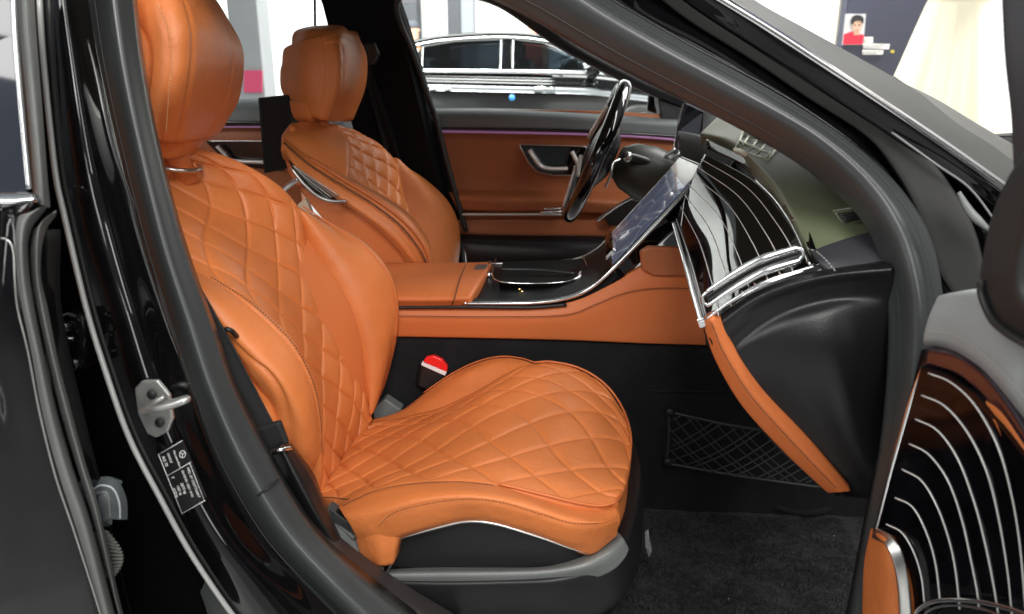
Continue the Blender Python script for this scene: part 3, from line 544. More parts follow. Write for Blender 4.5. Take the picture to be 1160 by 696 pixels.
patch('volume_roller', [UP([(655, 321, 1.58), (664, 326, 1.57), (675, 324, 1.575)], 0.013), UP([(657, 314, 1.63), (668, 316, 1.63), (679, 318, 1.62)], 0.013)], mat('roller_silver', (0.8, 0.8, 0.78), 0.25, metal=0.3), con, 14, 6, 0.008, 0.002, toward=v3(0, 1.2, 3), disp=lambda u, v, p: 0.008 * math.sin(math.pi * u))
tube('tray_slot', UP([(568, 311, 1.665), (610, 312, 1.66), (650, 316, 1.63)], 0.012), 0.0030, SEAL, rec, 6)
lathe('tray_button', P(554, 313, 1.66), v3(0, 0, 1), [(-0.004, 0.008), (0.007, 0.007), (0.009, 0.004)], CHROME, con, 16)
for c_ in ((588.5, 328.5, 1.55), (591.5, 331, 1.54), (646, 329.5, 1.54), (650.5, 327.5, 1.548)): lathe('tray_icon', P(*c_) + v3(0, 0, 0.001), v3(0, 0, 1), [(0, 0.0022), (0.0012, 0.0020)], AMBER, con, 12)
prism('charge_pad', [(539, 302, 1.72), (553, 301, 1.73), (550, 307, 1.68), (536, 308, 1.67)], SATIN, con, v3(0, 0, 0.004), 0.001)
# touchscreen
ts_n = (P(690, 306, 1.49), P(801, 190, 1.51)); ts_f = (P(688, 270, 1.78), P(772, 178, 1.79))
d_back = v3(0.035, 0, -0.028)
ts = prism('touchscreen', [ts_n[0], ts_n[1], ts_f[1], ts_f[0]], PIANO, car, d_back, 0.004, label='tilted central touchscreen showing a map')
def lerp4(u, v): return (ts_n[0].lerp(ts_n[1], u)).lerp(ts_f[0].lerp(ts_f[1], u), v)
nrm = -d_back.normalized()
prism('screen_glass', [lerp4(0.04, 0.05) + nrm * 0.002, lerp4(0.93, 0.05) + nrm * 0.002, lerp4(0.93, 0.95) + nrm * 0.002, lerp4(0.04, 0.95) + nrm * 0.002], SCREEN, ts, -nrm * 0.002, 0)
prism('screen_header', [lerp4(0.80, 0.04) + nrm * 0.0045, lerp4(0.985, 0.04) + nrm * 0.0045, lerp4(0.985, 0.96) + nrm * 0.0045, lerp4(0.86, 0.96) + nrm * 0.0045], mat('header_white', (0.72, 0.73, 0.72), 0.25, coat=0.5), ts, -nrm * 0.002, 0.001)
prism('screen_footer', [lerp4(-0.02, 0.30) + nrm * 0.004, lerp4(0.07, 0.30) + nrm * 0.004, lerp4(0.07, 1.02) + nrm * 0.004, lerp4(-0.02, 1.02) + nrm * 0.004], PIANO, ts, -nrm * 0.003, 0.002)
V, F = [], []; tube_geo(V, F, resample([lerp4(0, 1.0), lerp4(1.0, 1.0), lerp4(1.0, 0.0)], 30, True), 0.0016, 6); link_mesh('screen_rim', V, F, SATIN, ts)
V, F = [], []; tube_geo(V, F, resample([lerp4(-0.02, 0.34) + nrm * .004, lerp4(0.075, 0.34) + nrm * .004, lerp4(0.075, 0.62) + nrm * .004], 20, True), 0.0025, 6); link_mesh('footer_trim', V, F, SATIN, ts)
patch('console_bridge', [[(700, 320, 1.49), (760, 262, 1.50), (815, 205, 1.52), (835, 180, 1.55)], [(715, 318, 1.48), (770, 285, 1.48), (800, 262, 1.48), (850, 250, 1.48)]], PIANO, car, 24, 8, 0.04)

# ================================================================ dashboard
dl = patch('dashboard', [[(795, 150, 1.62), (830, 160, 1.45), (872, 198, 1.22), (905, 250, 1.05), (927, 300, 0.955)],
                         [(815, 130, 1.75), (865, 150, 1.50), (915, 190, 1.22), (950, 240, 1.05), (962, 296, 0.955)],
                         [(830, 110, 2.0), (900, 130, 1.65), (965, 175, 1.28), (1005, 230, 1.08), (1015, 300, 0.97)]], DASHT, car, 50, 20, 0.03, 0.004, toward=v3(0, 1.2, 3),
           label='dashboard with piano black fascia and silver pinstripes')
patch('dash_core', [[(768, 150, 1.95), (800, 160, 1.75), (870, 215, 1.36)], [(775, 210, 1.85), (806, 215, 1.66), (860, 260, 1.36)]], PLAST, dl, 20, 8, 0.02)
Lr = [(764, 254, 1.46), (775, 292, 1.30), (785, 330, 1.12), (796, 368, 0.965)]
M1 = [(776, 222, 1.48), (802, 258, 1.28), (818, 300, 1.10), (830, 344, 0.955)]
M2 = [(787, 196, 1.50), (828, 228, 1.29), (858, 272, 1.10), (878, 316, 0.955)]
Rr = [(798, 175, 1.54), (852, 205, 1.30), (890, 247, 1.11), (922, 298, 0.955)]
FR = [Lr, M1, M2, Rr]
fas = patch('fascia_panel', FR, PIANO, dl, 60, 50, 0.02, 0.002)
gF = grid_from_rails(FR, 60, 101); NF, _ = normals(gF)
for k in range(7):
    v = 6 + k * 14
    j = int(v)
    tube('pinstripe', [gF[j][i] + NF[j][i] * 0.0008 for i in range(0, 60, 3)], 0.00065, STRIPE, fas, 5, 60)
    
tube('fascia_edge', [(763, 252, 1.45), (774, 292, 1.29), (784, 330, 1.11), (795, 369, 0.955)], 0.0042, CHROME, dl, 8, 40)
prism('edge_cap', [(790, 364, 0.945), (799, 362, 0.945), (801, 370, 0.945), (793, 373, 0.945)], CHROME, dl, v3(0, 0.01, 0), 0.002)
# side air outlet: chrome pill-shaped vanes with ribs between them
def gp(u, v, lift): # on the fascia
    j = int(v * 100); i = int(u * 59); return gF[j][i] + NF[j][i] * lift
outl = tube('air_outlet', [(801, 340, 0.955), (832, 320, 0.95), (864, 303, 0.945), (905, 289, 0.945)], 0.0095, PLAST, dl, 12, 40, flat=0.5)
V1 = [(800, 331, 0.942), (830, 311, 0.937), (862, 294, 0.932), (902, 281, 0.93)]; V2 = [(802, 346, 0.942), (833, 326, 0.937), (866, 308, 0.932), (906, 295, 0.93)]
tube('outlet_vane', V1, [0.0022, 0.0044, 0.0046, 0.0034], CHROME, outl, 12, 50); tube('outlet_vane', V2, [0.0022, 0.0044, 0.0046, 0.0034], CHROME, outl, 12, 50)
tube('outlet_end', [(901, 281, 0.93), (908, 283, 0.929), (910, 289, 0.929), (905, 295, 0.93)], 0.0024, CHROME, outl, 8, 18)
tube('outlet_end', [(802, 330, 0.942), (796, 336, 0.942), (797, 343, 0.942), (803, 347, 0.942)], 0.0020, CHROME, outl, 8, 18)
tube('outlet_rim', [(804, 358, 0.945), (836, 338, 0.94), (870, 321, 0.935), (910, 307, 0.935)], 0.0016, CHROME, outl, 8, 30)
for k in range(7):
    t = k / 6.0; x = 812 + 84 * t; y = 352 - 50 * t - 7 * math.sin(math.pi * t)
    tube('outlet_rib', [(x, y, 0.945), (x + 2.5, y + 7, 0.942)], 0.0012, SATIN, outl, 5, 4)
tube('fascia_trim', [(800, 362, 0.945), (830, 340, 0.94), (870, 318, 0.938), (922, 302, 0.94)], 0.0018, CHROME, dl, 6, 40)
tube('fascia_trim', [(856, 204, 1.28), (876, 224, 1.18), (892, 246, 1.09), (905, 270, 1.02), (917, 300, 0.945)], 0.0018, CHROME, dl, 6, 40)
patch('gloss_band', [[(800, 168, 1.55), (850, 192, 1.33), (888, 230, 1.13), (908, 262, 1.03), (924, 300, 0.95)], [(800, 158, 1.56), (855, 186, 1.32), (895, 226, 1.12), (914, 258, 1.03), (929, 298, 0.95)]], PIANO, dl, 40, 6, 0.003, 0.001)
patch('band_reflector', [[(884, 234, 1.115), (890, 242, 1.09), (896, 250, 1.065)], [(890, 231, 1.112), (897, 240, 1.085), (901, 248, 1.06)]], CHROME, dl, 8, 4, 0.002, 0.0005)
patch('fascia_shadow_panel', [[(798, 374, 0.955), (830, 352, 0.95), (870, 330, 0.945), (930, 306, 0.945)], [(800, 366, 0.96), (832, 344, 0.955), (872, 322, 0.95), (928, 300, 0.95)]], PIANO, dl, 30, 4, 0.02)
patch('dash_corner', [[(922, 284, 0.975), (932, 296, 0.95), (950, 313, 0.935)], [(950, 274, 0.985), (962, 290, 0.955), (975, 308, 0.935)], [(990, 262, 1.0), (1004, 282, 0.965), (1012, 304, 0.935)]], mat('dash_side', (0.035, 0.035, 0.042), 0.55, bump=[('v', 800, 0.2, 0.0005)]), dl, 20, 14, 0.03)
stitch('dash_stitching', [(925, 285, 0.962), (936, 295, 0.942), (950, 312, 0.925)], THREAD_G, dl, 0.005, 0.003, 0.0007)
stitch('dash_stitching', [(914, 281, 0.97), (918, 283, 0.965), (924, 284, 0.96)], THREAD_G, dl, 0.005, 0.003, 0.0007)
dv = prism('defroster_vent', [(944, 240, 1.035), (976, 235, 1.035), (984, 250, 1.02), (956, 256, 1.02)], DASHT, dl, v3(0, 0.012, 0), 0.003)
prism('vent_slot', [(949, 243, 1.028), (974, 239, 1.028), (979, 248, 1.018), (956, 252, 1.018)], PLAST, dv, v3(0, 0.01, 0), 0.001)
for k in range(4): tube('vent_rib', [(950 + k * 1.5, 244 + k * 2.3, 1.020), (977 + k, 240 + k * 2.3, 1.020)], 0.0009, SEAL, dv, 5, 4)
dg = prism('speaker_grille', [(833, 171, 1.42), (842, 149, 1.50), (880, 168, 1.38), (872, 184, 1.30)], PLAST, dl, v3(0, 0.02, -0.01), 0.002)
def bar(a, b, r=0.003, nm='grille_bar'): tube(nm, [a, b], r, BAR, dg, 6, 4)
BAR = mat('grille_metal', (0.80, 0.84, 0.68), 0.35, metal=0.2)
bar((833, 170, 1.40), (871, 184, 1.29), 0.005); bar((842, 149, 1.48), (880, 168, 1.37)); bar((833, 170, 1.40), (842, 149, 1.48)); bar((871, 184, 1.29), (881, 167, 1.36), 0.004)
bar((838, 160, 1.43), (876, 177, 1.32), 0.0025)
for k in range(4):
    t = k / 4.0 + 0.08
    bar((833 + 38 * t + 3, 168 + 14 * t, 1.40 - 0.11 * t), (842 + 38 * t + 4, 152 + 19 * t, 1.47 - 0.11 * t), 0.0032)
# end panel and tan strip
E = [[(800, 372, 0.955), (860, 331, 0.94), (930, 310, 0.93), (1008, 301, 0.925)],
     [(803, 378, 0.950), (862, 337, 0.932), (931, 315, 0.922), (1009, 306, 0.918)],
     [(808, 388, 0.945), (866, 348, 0.938), (933, 326, 0.930), (1009, 318, 0.924)],
     [(814, 402, 0.952), (872, 362, 0.940), (938, 340, 0.934), (1010, 334, 0.930)],
     [(822, 416, 0.950), (878, 378, 0.928), (944, 356, 0.918), (1010, 352, 0.934)],
     [(845, 450, 0.955), (895, 420, 0.920), (952, 400, 0.905), (1010, 400, 0.938)],
     [(885, 495, 0.958), (925, 470, 0.928), (962, 455, 0.910), (1008, 460, 0.935)],
     [(925, 532, 0.955), (950, 522, 0.945), (975, 515, 0.930), (1003, 520, 0.93)],
     [(958, 562, 0.95), (970, 563, 0.955), (985, 564, 0.95), (1000, 566, 0.93)]]
patch('dash_end_panel', E, BLEA, dl, 60, 60, 0.03, 0.004)
patch('knee_strip', [[(798, 368, 0.95), (812, 408, 0.95), (842, 459, 0.95), (888, 510, 0.95), (938, 558, 0.95)],
                     [(806, 364, 0.935), (822, 402, 0.935), (853, 450, 0.935), (899, 501, 0.935), (951, 557, 0.935)],
                     [(814, 364, 0.94), (831, 398, 0.94), (864, 444, 0.94), (910, 494, 0.94), (962, 556, 0.94)]], ORANGE_T, dl, 50, 10, 0.03, 0.004)
stitch('strip_seam', [(806, 366, 0.932), (822, 404, 0.932), (853, 452, 0.932), (899, 503, 0.932), (948, 554, 0.932)], THREAD_D, dl, 0.004, 0.0036, 0.0006)
patch('glovebox_underside', [[(798, 370, 0.975), (812, 408, 0.975), (842, 459, 0.975), (888, 510, 0.975), (945, 562, 0.975)], [(800, 392, 1.45), (822, 410, 1.45), (850, 430, 1.45), (880, 455, 1.45), (905, 490, 1.45)]], CARPET, dl, 20, 10, 0.02, toward=v3(0.2, 1.2, 0.2))
patch('lower_dash', [[(690, 262, 1.85), (750, 262, 1.80), (830, 262, 1.75)], [(690, 290, 1.85), (750, 290, 1.8), (830, 290, 1.75)], [(690, 330, 1.85), (750, 330, 1.8), (830, 330, 1.75)]], BROWNT, dl, 14, 10, 0.05)
prism('console_panel_lid', [(725, 286, 1.455), (735, 280, 1.455), (790, 282, 1.455), (795, 300, 1.455), (792, 314, 1.455), (740, 313, 1.455), (727, 305, 1.455)], BROWNT, dl, v3(0, 0.02, 0), 0.004)
# instrument display + far outlet
idp = mat('display_glass', (0.16, 0.15, 0.19), 0.05, metal=0.9, coat=1)
prism('instrument_display', [(775, 117, 2.12), (797, 127, 2.05), (795, 150, 2.03), (786, 182, 2.0), (762, 184, 2.1), (766, 150, 2.12)], idp, dl, v3(0.02, 0.01, 0), 0.001)
tube('display_rim', [(761, 180, 2.09), (766, 150, 2.11), (775, 116, 2.11), (786, 119, 2.07), (797, 126, 2.04), (796, 150, 2.02), (787, 184, 1.99)], 0.0018, SATIN, dl, 6, 40)
patch('display_hood', [[(797, 126, 2.04), (795, 150, 2.02), (787, 186, 1.99)], [(825, 136, 1.75), (815, 160, 1.7), (800, 186, 1.7)]], PLAST, dl, 14, 8, 0.02)
fo = patch('far_outlet', [[(733, 200, 1.98), (745, 182, 2.0), (765, 168, 2.02)], [(752, 205, 1.96), (762, 195, 1.97), (780, 182, 1.98)]], PIANO, dl, 14, 6, 0.03)
for k in range(3): tube('outlet_vane', [(734 + 6 * k, 196 + 3 * k, 1.96), (748 + 6 * k, 182 + 4 * k, 1.97), (765 + 5 * k, 169 + 5 * k, 1.98)], 0.0042, SATIN, fo, 8, 14)

# ================================================================ steering wheel
swc = P(675, 173, 2.02); ax = Vector((-1.0, 0.03, 0.40)).normalized(); s_up = (v3(0, 0, 1) - ax * ax.z).normalized(); s_r = ax.cross(s_up)
V, F = [], []
ring = [swc + s_up * (0.178 * math.sin(2 * math.pi * k / 72)) + s_r * (0.182 * math.cos(2 * math.pi * k / 72)) for k in range(73)]
tube_geo(V, F, ring, 0.0195, 14)
sw = link_mesh('steering_wheel', V, F, PIANO, car, True, 'gloss black steering wheel seen edge on')
V, F = [], []
tube_geo(V, F, [swc + ax * 0.016 + s_up * (0.176 * math.sin(R(a))) + s_r * (0.180 * math.cos(R(a))) for a in range(0, 361, 5)], 0.0048, 6); link_mesh('rim_trim', V, F, SATIN, sw)
lathe('wheel_hub', swc - ax * 0.05, ax, [(0, 0.05), (0.02, 0.085), (0.045, 0.092), (0.062, 0.075), (0.07, 0.03)], BLEA, sw, 28)
for a in (20, 160, 255, 285, -20, 200):
    tube('wheel_spoke', [swc - ax * 0.01 + (s_r * math.cos(R(a)) + s_up * math.sin(R(a))) * 0.05, swc - ax * 0.002 + (s_r * math.cos(R(a)) + s_up * math.sin(R(a))) * 0.17], [0.018, 0.010], PIANO if a > 100 else SATIN, sw, 8, 8)
for q_ in ((-0.05, -0.16, -0.03), (0.03, 0.12, -0.09), (-0.02, -0.06, -0.12)):
    tube('spoke_trim', [swc + ax * 0.034 + s_up * q_[0] + s_r * q_[2] * 0.4, swc + ax * 0.024 + s_up * q_[1] + s_r * q_[2]], [0.006, 0.004], BRIGHT, sw, 8, 8)
lathe('column_shroud', swc - ax * 0.26, ax, [(-0.02, 0.066), (0.06, 0.074), (0.12, 0.074), (0.17, 0.062), (0.20, 0.040)], mat('shroud_plastic', (0.045, 0.05, 0.04), 0.4), sw, 28)
tube('gear_stalk', [(708, 177, 1.93), (722, 180, 1.95), (738, 188, 1.97), (741, 200, 1.99)], [0.010, 0.011, 0.013, 0.012], PLAST, sw, 10)
lathe('stalk_button', P(711, 178, 1.925), Vector((-1, -0.4, 0.1)), [(-0.006, 0.013), (0.004, 0.013), (0.007, 0.009)], SATIN, sw, 16)
tube('shift_paddle', [(686, 212, 1.93), (692, 198, 1.92), (694, 186, 1.93), (702, 181, 1.95)], 0.004, SATIN, sw, 6)
lathe('wheel_icon', P(683, 148, 1.855), v3(0, -1, 0), [(0, 0.0035), (0.002, 0.003)], AMBER, sw, 12)
tube('pillar_trim', [(676, 250, 2.02), (700, 233, 2.03), (720, 222, 2.05)], 0.004, SATIN, fd, 6)
prism('door_pocket_opening', [(684, 245, 2.33), (712, 225, 2.33), (735, 230, 2.33), (735, 256, 2.33), (690, 256, 2.33)], PLAST, fd, v3(0, 0.01, 0), 0.003)
# outside mirror seen through the far window
mr_ = prism('far_door_mirror', [(736, 86, 2.62), (752, 90, 2.62), (750, 118, 2.62), (744, 130, 2.62), (732, 126, 2.62)], PAINT, fd, v3(0.02, 0.12, 0), 0.008)
prism('mirror_glass', [(742, 92, 2.615), (750, 94, 2.615), (748, 112, 2.615), (741, 124, 2.615)], mat('mirror_glass', (0.9, 0.9, 0.88), 0.05, metal=1), mr_, v3(0, 0.003, 0), 0)

# ================================================================ footwell
fw = patch('footwell_tunnel', [[v3(-0.75, 1.475, 0.66), v3(0, 1.475, 0.66), v3(0.6, 1.475, 0.66), v3(1.1, 1.475, 0.66)], [v3(-0.75, 1.475, 0.12), v3(0, 1.475, 0.12), v3(0.6, 1.475, 0.12), v3(1.1, 1.475, 0.12)]], CARPET, car, 40, 16, 0.02, 0)
Vf, Ff = [], []
patch('floor_carpet', [[v3(-0.9, 0.86, 0.185), v3(0.2, 0.86, 0.185), v3(1.1, 0.86, 0.185)], [v3(-0.9, 1.48, 0.185), v3(0.2, 1.48, 0.185), v3(1.1, 1.48, 0.185)]], FLOORC, car, 180, 90, 0.03, 0, toward=v3(0, 1, 3),
      disp=lambda u, v, p: 0.005 * noise.noise(p * 9) + 0.0025 * noise.noise(p * 60))
# mat fibres
V, F = [], []
for k in range(42000):
    x = rnd.uniform(-0.02, 0.62); y = rnd.uniform(0.88, 1.46); z = 0.184 + 0.005 * noise.noise(v3(x, y, 0.185) * 9)
    a = rnd.uniform(0, 6.28); l = rnd.uniform(0.004, 0.010) * (0.6 + 0.8 * max(0, noise.noise(v3(x, y, 0) * 14) + 0.5)); dx, dy = math.cos(a) * 0.0009, math.sin(a) * 0.0009
    q = len(V); V += [v3(x - dx, y - dy, z), v3(x + dx, y + dy, z), v3(x + rnd.uniform(-.004, .004), y + rnd.uniform(-.004, .004), z + l)]; F.append((q, q + 1, q + 2))
fib = link_mesh('mat_fibres', V, F, FLOORC, car, False); fib['kind'] = 'stuff'
patch('toe_board', [[v3(0.70, 1.47, 0.19), v3(0.80, 1.47, 0.26), v3(1.05, 1.47, 0.62)], [v3(0.70, 0.90, 0.19), v3(0.80, 0.90, 0.26), v3(1.05, 0.90, 0.62)]], CARPET, car, 20, 16, 0.03, 0)
patch('rear_footwell', [[v3(-1.3, 1.47, 0.66), v3(-1.3, 1.47, 0.2)], [v3(-1.3, 2.4, 0.66), v3(-1.3, 2.4, 0.2)]], CARPET, car, 8, 8, 0.03, 0, toward=v3(0, 1.5, 0.5))
patch('rear_bench', [[v3(-1.25, 1.0, 0.5), v3(-1.25, 1.6, 0.52), v3(-1.25, 2.36, 0.5)], [v3(-1.4, 1.0, 0.85), v3(-1.4, 1.6, 0.85), v3(-1.4, 2.36, 0.85)], [v3(-1.5, 1.0, 1.15), v3(-1.5, 1.6, 1.15), v3(-1.5, 2.36, 1.15)]], BROWNT, car, 24, 14, 0.08, 0.02)
tube('carpet_seam', [v3(0.20, 1.472, 0.47), v3(0.36, 1.472, 0.475), v3(0.52, 1.472, 0.50)], 0.0012, PLAST, fw, 6, 20)
tube('carpet_seam', [PZ(735, 520, 0.20) + v3(0, 0, 0.0), PZ(750, 548, 0.20), PZ(800, 556, 0.20), PZ(850, 566, 0.20), PZ(900, 580, 0.20), PZ(935, 578, 0.20), PZ(965, 558, 0.20)], 0.006, CARPET, fw, 8, 60)
# net pocket on the tunnel wall
nb = [P(757, 466, 1.455), P(937, 492, 1.40), P(928, 551, 1.38), P(754, 524, 1.455)]
def nq(u, v): return nb[0].lerp(nb[1], u).lerp(nb[3].lerp(nb[2], u), v) + v3(0, -0.012 * math.sin(math.pi * u) - 0.004, 0)
net = tube('cargo_net', [nq(0, 0), nq(0.5, 0.04), nq(1, 0)], 0.0032, SEALD, car, 8, 30, label='black elastic net on the footwell wall')
tube('net_edge', [nq(0, 0), nq(0.01, 0.5), nq(0, 1)], 0.0032, SEALD, net, 8); tube('net_edge', [nq(0, 1), nq(0.5, 0.97), nq(1, 1)], 0.003, SEALD, net, 8)
V, F = [], []
for k in range(-6, 13):
    for s in (1, -1):
        pts = []
        for i in range(13):
            v = i / 12.0; u = (k + 0.25 * math.sin(k * 2.3) + (v if s > 0 else 1 - v) * 5.0) / 11.0
            if 0 <= u <= 1: pts.append(nq(u, v) + v3(0, -0.002 * math.sin(7 * u + 5 * v), -0.010 * math.sin(math.pi * v) * (0.6 + 0.4 * math.sin(5 * u))))
        if len(pts) > 1: tube_geo(V, F, pts, 0.0014, 5)
link_mesh('net_mesh', V, F, SEALD, net)
for c in ((759, 467, 1.445), (756, 523, 1.445)): lathe('net_hook', P(*c), v3(0, -1, 0), [(-0.004, 0.009), (0.004, 0.009), (0.006, 0.006)], PLAST, net, 12)
ps_ = prism('plastic_scrap', [(730, 603, 1.2), (734, 601, 1.2), (735, 612, 1.19), (738, 626, 1.17), (735, 633, 1.17), (731, 620, 1.18)], mat('clear_scrap', (0.16, 0.17, 0.18), 0.15), None, v3(0.002, 0.004, 0.001), 0.001); tag(ps_, 'tiny crumpled scrap of clear plastic on the dark carpet beside the near seat', 'plastic scrap')
for q_ in range(26): lathe('lint', v3(rnd.uniform(0.12, 0.6), rnd.uniform(0.92, 1.42), 0.196), v3(0, 0, 1), [(0, 0.0008), (0.0008, 0.0010), (0.0016, 0.0004)], WHITE if q_ < 4 else GPLAST, fib, 6)
# belt buckle
bk = prism('belt_buckle', [(478, 413, 1.452), (504, 425, 1.452), (496, 446, 1.452), (474, 438, 1.452)], PLAST, car, v3(-0.01, 0.015, 0), 0.003)
prism('release_button', [(479, 410, 1.447), (483, 405, 1.447), (491, 403.5, 1.447), (501, 408, 1.447), (507, 416, 1.447), (506, 422, 1.447)], RED, bk, v3(0, 0.012, 0), 0.0025, seg=4)
prism('buckle_edge', [(478, 411, 1.446), (506, 422, 1.446), (504, 426, 1.446), (477, 414, 1.446)], WHITE, bk, v3(0, 0.012, 0), 0.0008)

# ================================================================ near door aperture: seals, pillars, sill
def v_(l): return l
A0 = [(470, -60, 1.13), (530, -18, 1.12), (590, 10, 1.10), (680, 62, 1.07), (780, 114, 1.04), (860, 156, 1.02), (925, 200, 1.0), (975, 247, 0.97), (1000, 300, 0.945), (1009, 360, 0.925), (1007, 440, 0.91), (998, 520, 0.90), (984, 600, 0.89), (965, 720, 0.88)]
A1 = [(560, -60, 1.07), (610, -28, 1.065), (660, 5, 1.05), (745, 55, 1.02), (840, 106, 0.99), (925, 156, 0.965), (985, 210, 0.94), (1020, 265, 0.915), (1036, 320, 0.895), (1041, 380, 0.885), (1036, 450, 0.875), (1025, 530, 0.865), (1010, 610, 0.86), (992, 720, 0.86)]
A2 = [(590, -60, 1.085), (645, -28, 1.08), (698, 5, 1.07), (785, 55, 1.04), (885, 110, 1.01), (965, 163, 0.985), (1020, 215, 0.96), (1052, 268, 0.935), (1066, 330, 0.915), (1068, 385, 0.905), (1060, 460, 0.895), (1046, 540, 0.885), (1030, 620, 0.88), (1010, 720, 0.88)]
apl = patch('door_aperture_seal', [A0, A1, A2], SEAL, car, 140, 26, 0.03, 0.004, label='rubber seal along the front door opening')
def between(a, b, t, dy=0): return [P(*p).lerp(P(*q), t) + v3(0, dy, 0) for p, q in zip(a, b)]
tube('seal_crease', [p + v3(0, -0.016, 0.004) for p in between(A1, A2, 0.42)], 0.0008, SEALD, apl, 6, 120)
tube('seal_crease', [p + v3(0, -0.002, 0) for p in between(A0, A1, 0.30)], 0.0010, SEALD, apl, 6, 120)
# painted windscreen pillar: recess, flange, outer skin, chrome moulding
B0 = [(590, -60, 1.10), (645, -30, 1.10), (698, 2, 1.09), (785, 52, 1.06), (885, 106, 1.03), (965, 160, 1.0), (1022, 212, 0.98), (1055, 266, 0.955), (1068, 330, 0.94), (1071, 400, 0.93)]
B1 = [(660, -60, 1.12), (715, -32, 1.11), (770, 10, 1.10), (850, 60, 1.07), (925, 110, 1.04), (990, 160, 1.01), (1035, 215, 0.99), (1062, 270, 0.97), (1085, 330, 0.955), (1110, 400, 0.94)]
wp = patch('windscreen_pillar', [B0, B1], PAINT, car, 80, 8, 0.03, 0.002, label='black painted windscreen pillar')
C0 = [(655, -60, 1.10), (715, -28, 1.09), (780, 22, 1.075), (850, 66, 1.05), (918, 112, 1.02), (985, 156, 0.99), (1018, 195, 0.97), (1042, 240, 0.95), (1062, 300, 0.93), (1086, 340, 0.915)]
C1 = [(668, -60, 1.095), (725, -34, 1.085), (790, 14, 1.07), (860, 58, 1.045), (928, 102, 1.015), (995, 145, 0.985), (1050, 180, 0.965), (1082, 222, 0.945), (1105, 270, 0.925), (1120, 345, 0.905)]
patch('pillar_flange', [C0, C1], mat('flange_paint', (0.012, 0.012, 0.011), 0.5, spec=0.3), wp, 80, 8, 0.02, 0.003)
D0 = [(668, -62, 1.09), (728, -36, 1.08), (792, 10, 1.065), (862, 54, 1.04), (930, 98, 1.01), (1000, 143, 0.98), (1060, 184, 0.96), (1115, 222, 0.94), (1180, 270, 0.92)]
D1 = [(700, -66, 1.075), (752, -36, 1.065), (818, 2, 1.05), (884, 42, 1.03), (948, 84, 1.0), (1012, 126, 0.975), (1070, 166, 0.955), (1125, 205, 0.935), (1190, 252, 0.915)]
D2 = [(720, -66, 1.10), (772, -36, 1.09), (832, 2, 1.075), (895, 42, 1.05), (958, 84, 1.02), (1020, 125, 0.995), (1078, 164, 0.975), (1132, 202, 0.955), (1195, 246, 0.935)]
patch('pillar_skin', [D0, D1, D2], PAINT, wp, 80, 14, 0.03, 0.003)
tube('drip_moulding', [(740, -42, 1.085), (795, -4, 1.075), (862, 33, 1.055), (930, 75, 1.03), (990, 116, 1.0), (1050, 156, 0.98), (1100, 190, 0.96), (1150, 222, 0.945)], 0.0022, CHROME, wp, 8, 80)
tube('drip_moulding', [(744, -46, 1.09), (800, -7, 1.08), (867, 30, 1.06), (935, 72, 1.035), (995, 113, 1.005), (1055, 153, 0.985), (1105, 187, 0.965), (1155, 219, 0.95)], 0.0014, CHROME, wp, 8, 80)
patch('fender', [[(1025, 160, 1.02), (1075, 185, 1.0), (1130, 215, 0.98), (1200, 250, 0.96)], [(1060, 260, 1.0), (1100, 280, 0.98), (1140, 300, 0.96), (1200, 320, 0.95)], [(1075, 420, 0.98), (1110, 420, 0.97), (1150, 420, 0.96), (1200, 420, 0.95)]], PAINT, wp, 20, 14, 0.03)
tube('fender_highlight', [(1086, 218, 0.90), (1096, 236, 0.895), (1106, 248, 0.89), (1122, 262, 0.885)], [0.0022, 0.0045, 0.005, 0.002], GPLAST, wp, 8, 20)  # grey tube stands in for a gloss highlight on the paint
tube('flange_edge', [(1010, 150, 0.97), (1060, 186, 0.945), (1100, 215, 0.93), (1135, 262, 0.91)], 0.0014, GPLAST, wp, 6, 30)
# windscreen seen at a grazing angle, with bonnet beyond
WG = [[(752, -40, 1.10), (810, -4, 1.09), (872, 32, 1.07), (938, 73, 1.045), (998, 114, 1.015), (1058, 155, 0.995), (1110, 190, 0.975), (1160, 222, 0.96)],
      [(790, -40, 1.30), (845, 2, 1.28), (905, 36, 1.26), (968, 72, 1.23), (1025, 108, 1.2), (1085, 150, 1.17), (1130, 180, 1.15), (1180, 208, 1.12)],
      [(800, -40, 1.62), (858, 2, 1.60), (912, 32, 1.58), (970, 64, 1.56), (1030, 98, 1.54), (1095, 140, 1.5), (1150, 168, 1.48), (1200, 198, 1.45)]]
patch('windscreen', WG, mat('tinted_windscreen', (0.030, 0.031, 0.027), 0.55, spec=0.15), car, 60, 20, 0.008, 0.002, label='windscreen glass sloping down above the dashboard')
patch('bonnet', [[v3(1.20, 0.92, 0.93), v3(1.6, 0.92, 0.88), v3(2.3, 1.0, 0.74)], [v3(1.20, 1.25, 0.965), v3(1.6, 1.25, 0.93), v3(2.4, 1.25, 0.78)], [v3(1.20, 1.65, 0.975), v3(1.6, 1.65, 0.95), v3(2.45, 1.65, 0.80)], [v3(1.20, 2.05, 0.965), v3(1.6, 2.05, 0.93), v3(2.4, 2.05, 0.78)], [v3(1.20, 2.38, 0.93), v3(1.6, 2.38, 0.88), v3(2.3, 2.3, 0.74)]], PAINT, car, 30, 30, 0.03, 0.004, toward=v3(1.5, 1.6, 4))
patch('front_wing', [[v3(0.74, 0.90, 0.92), v3(1.5, 0.88, 0.88), v3(2.3, 0.97, 0.74)], [v3(0.74, 0.80, 0.82), v3(1.5, 0.76, 0.78), v3(2.32, 0.90, 0.62)], [v3(0.74, 0.76, 0.55), v3(1.5, 0.72, 0.55), v3(2.34, 0.88, 0.5)], [v3(0.74, 0.80, 0.25), v3(1.5, 0.78, 0.25), v3(2.3, 0.92, 0.25)]], PAINT, car, 30, 24, 0.03, 0.004)
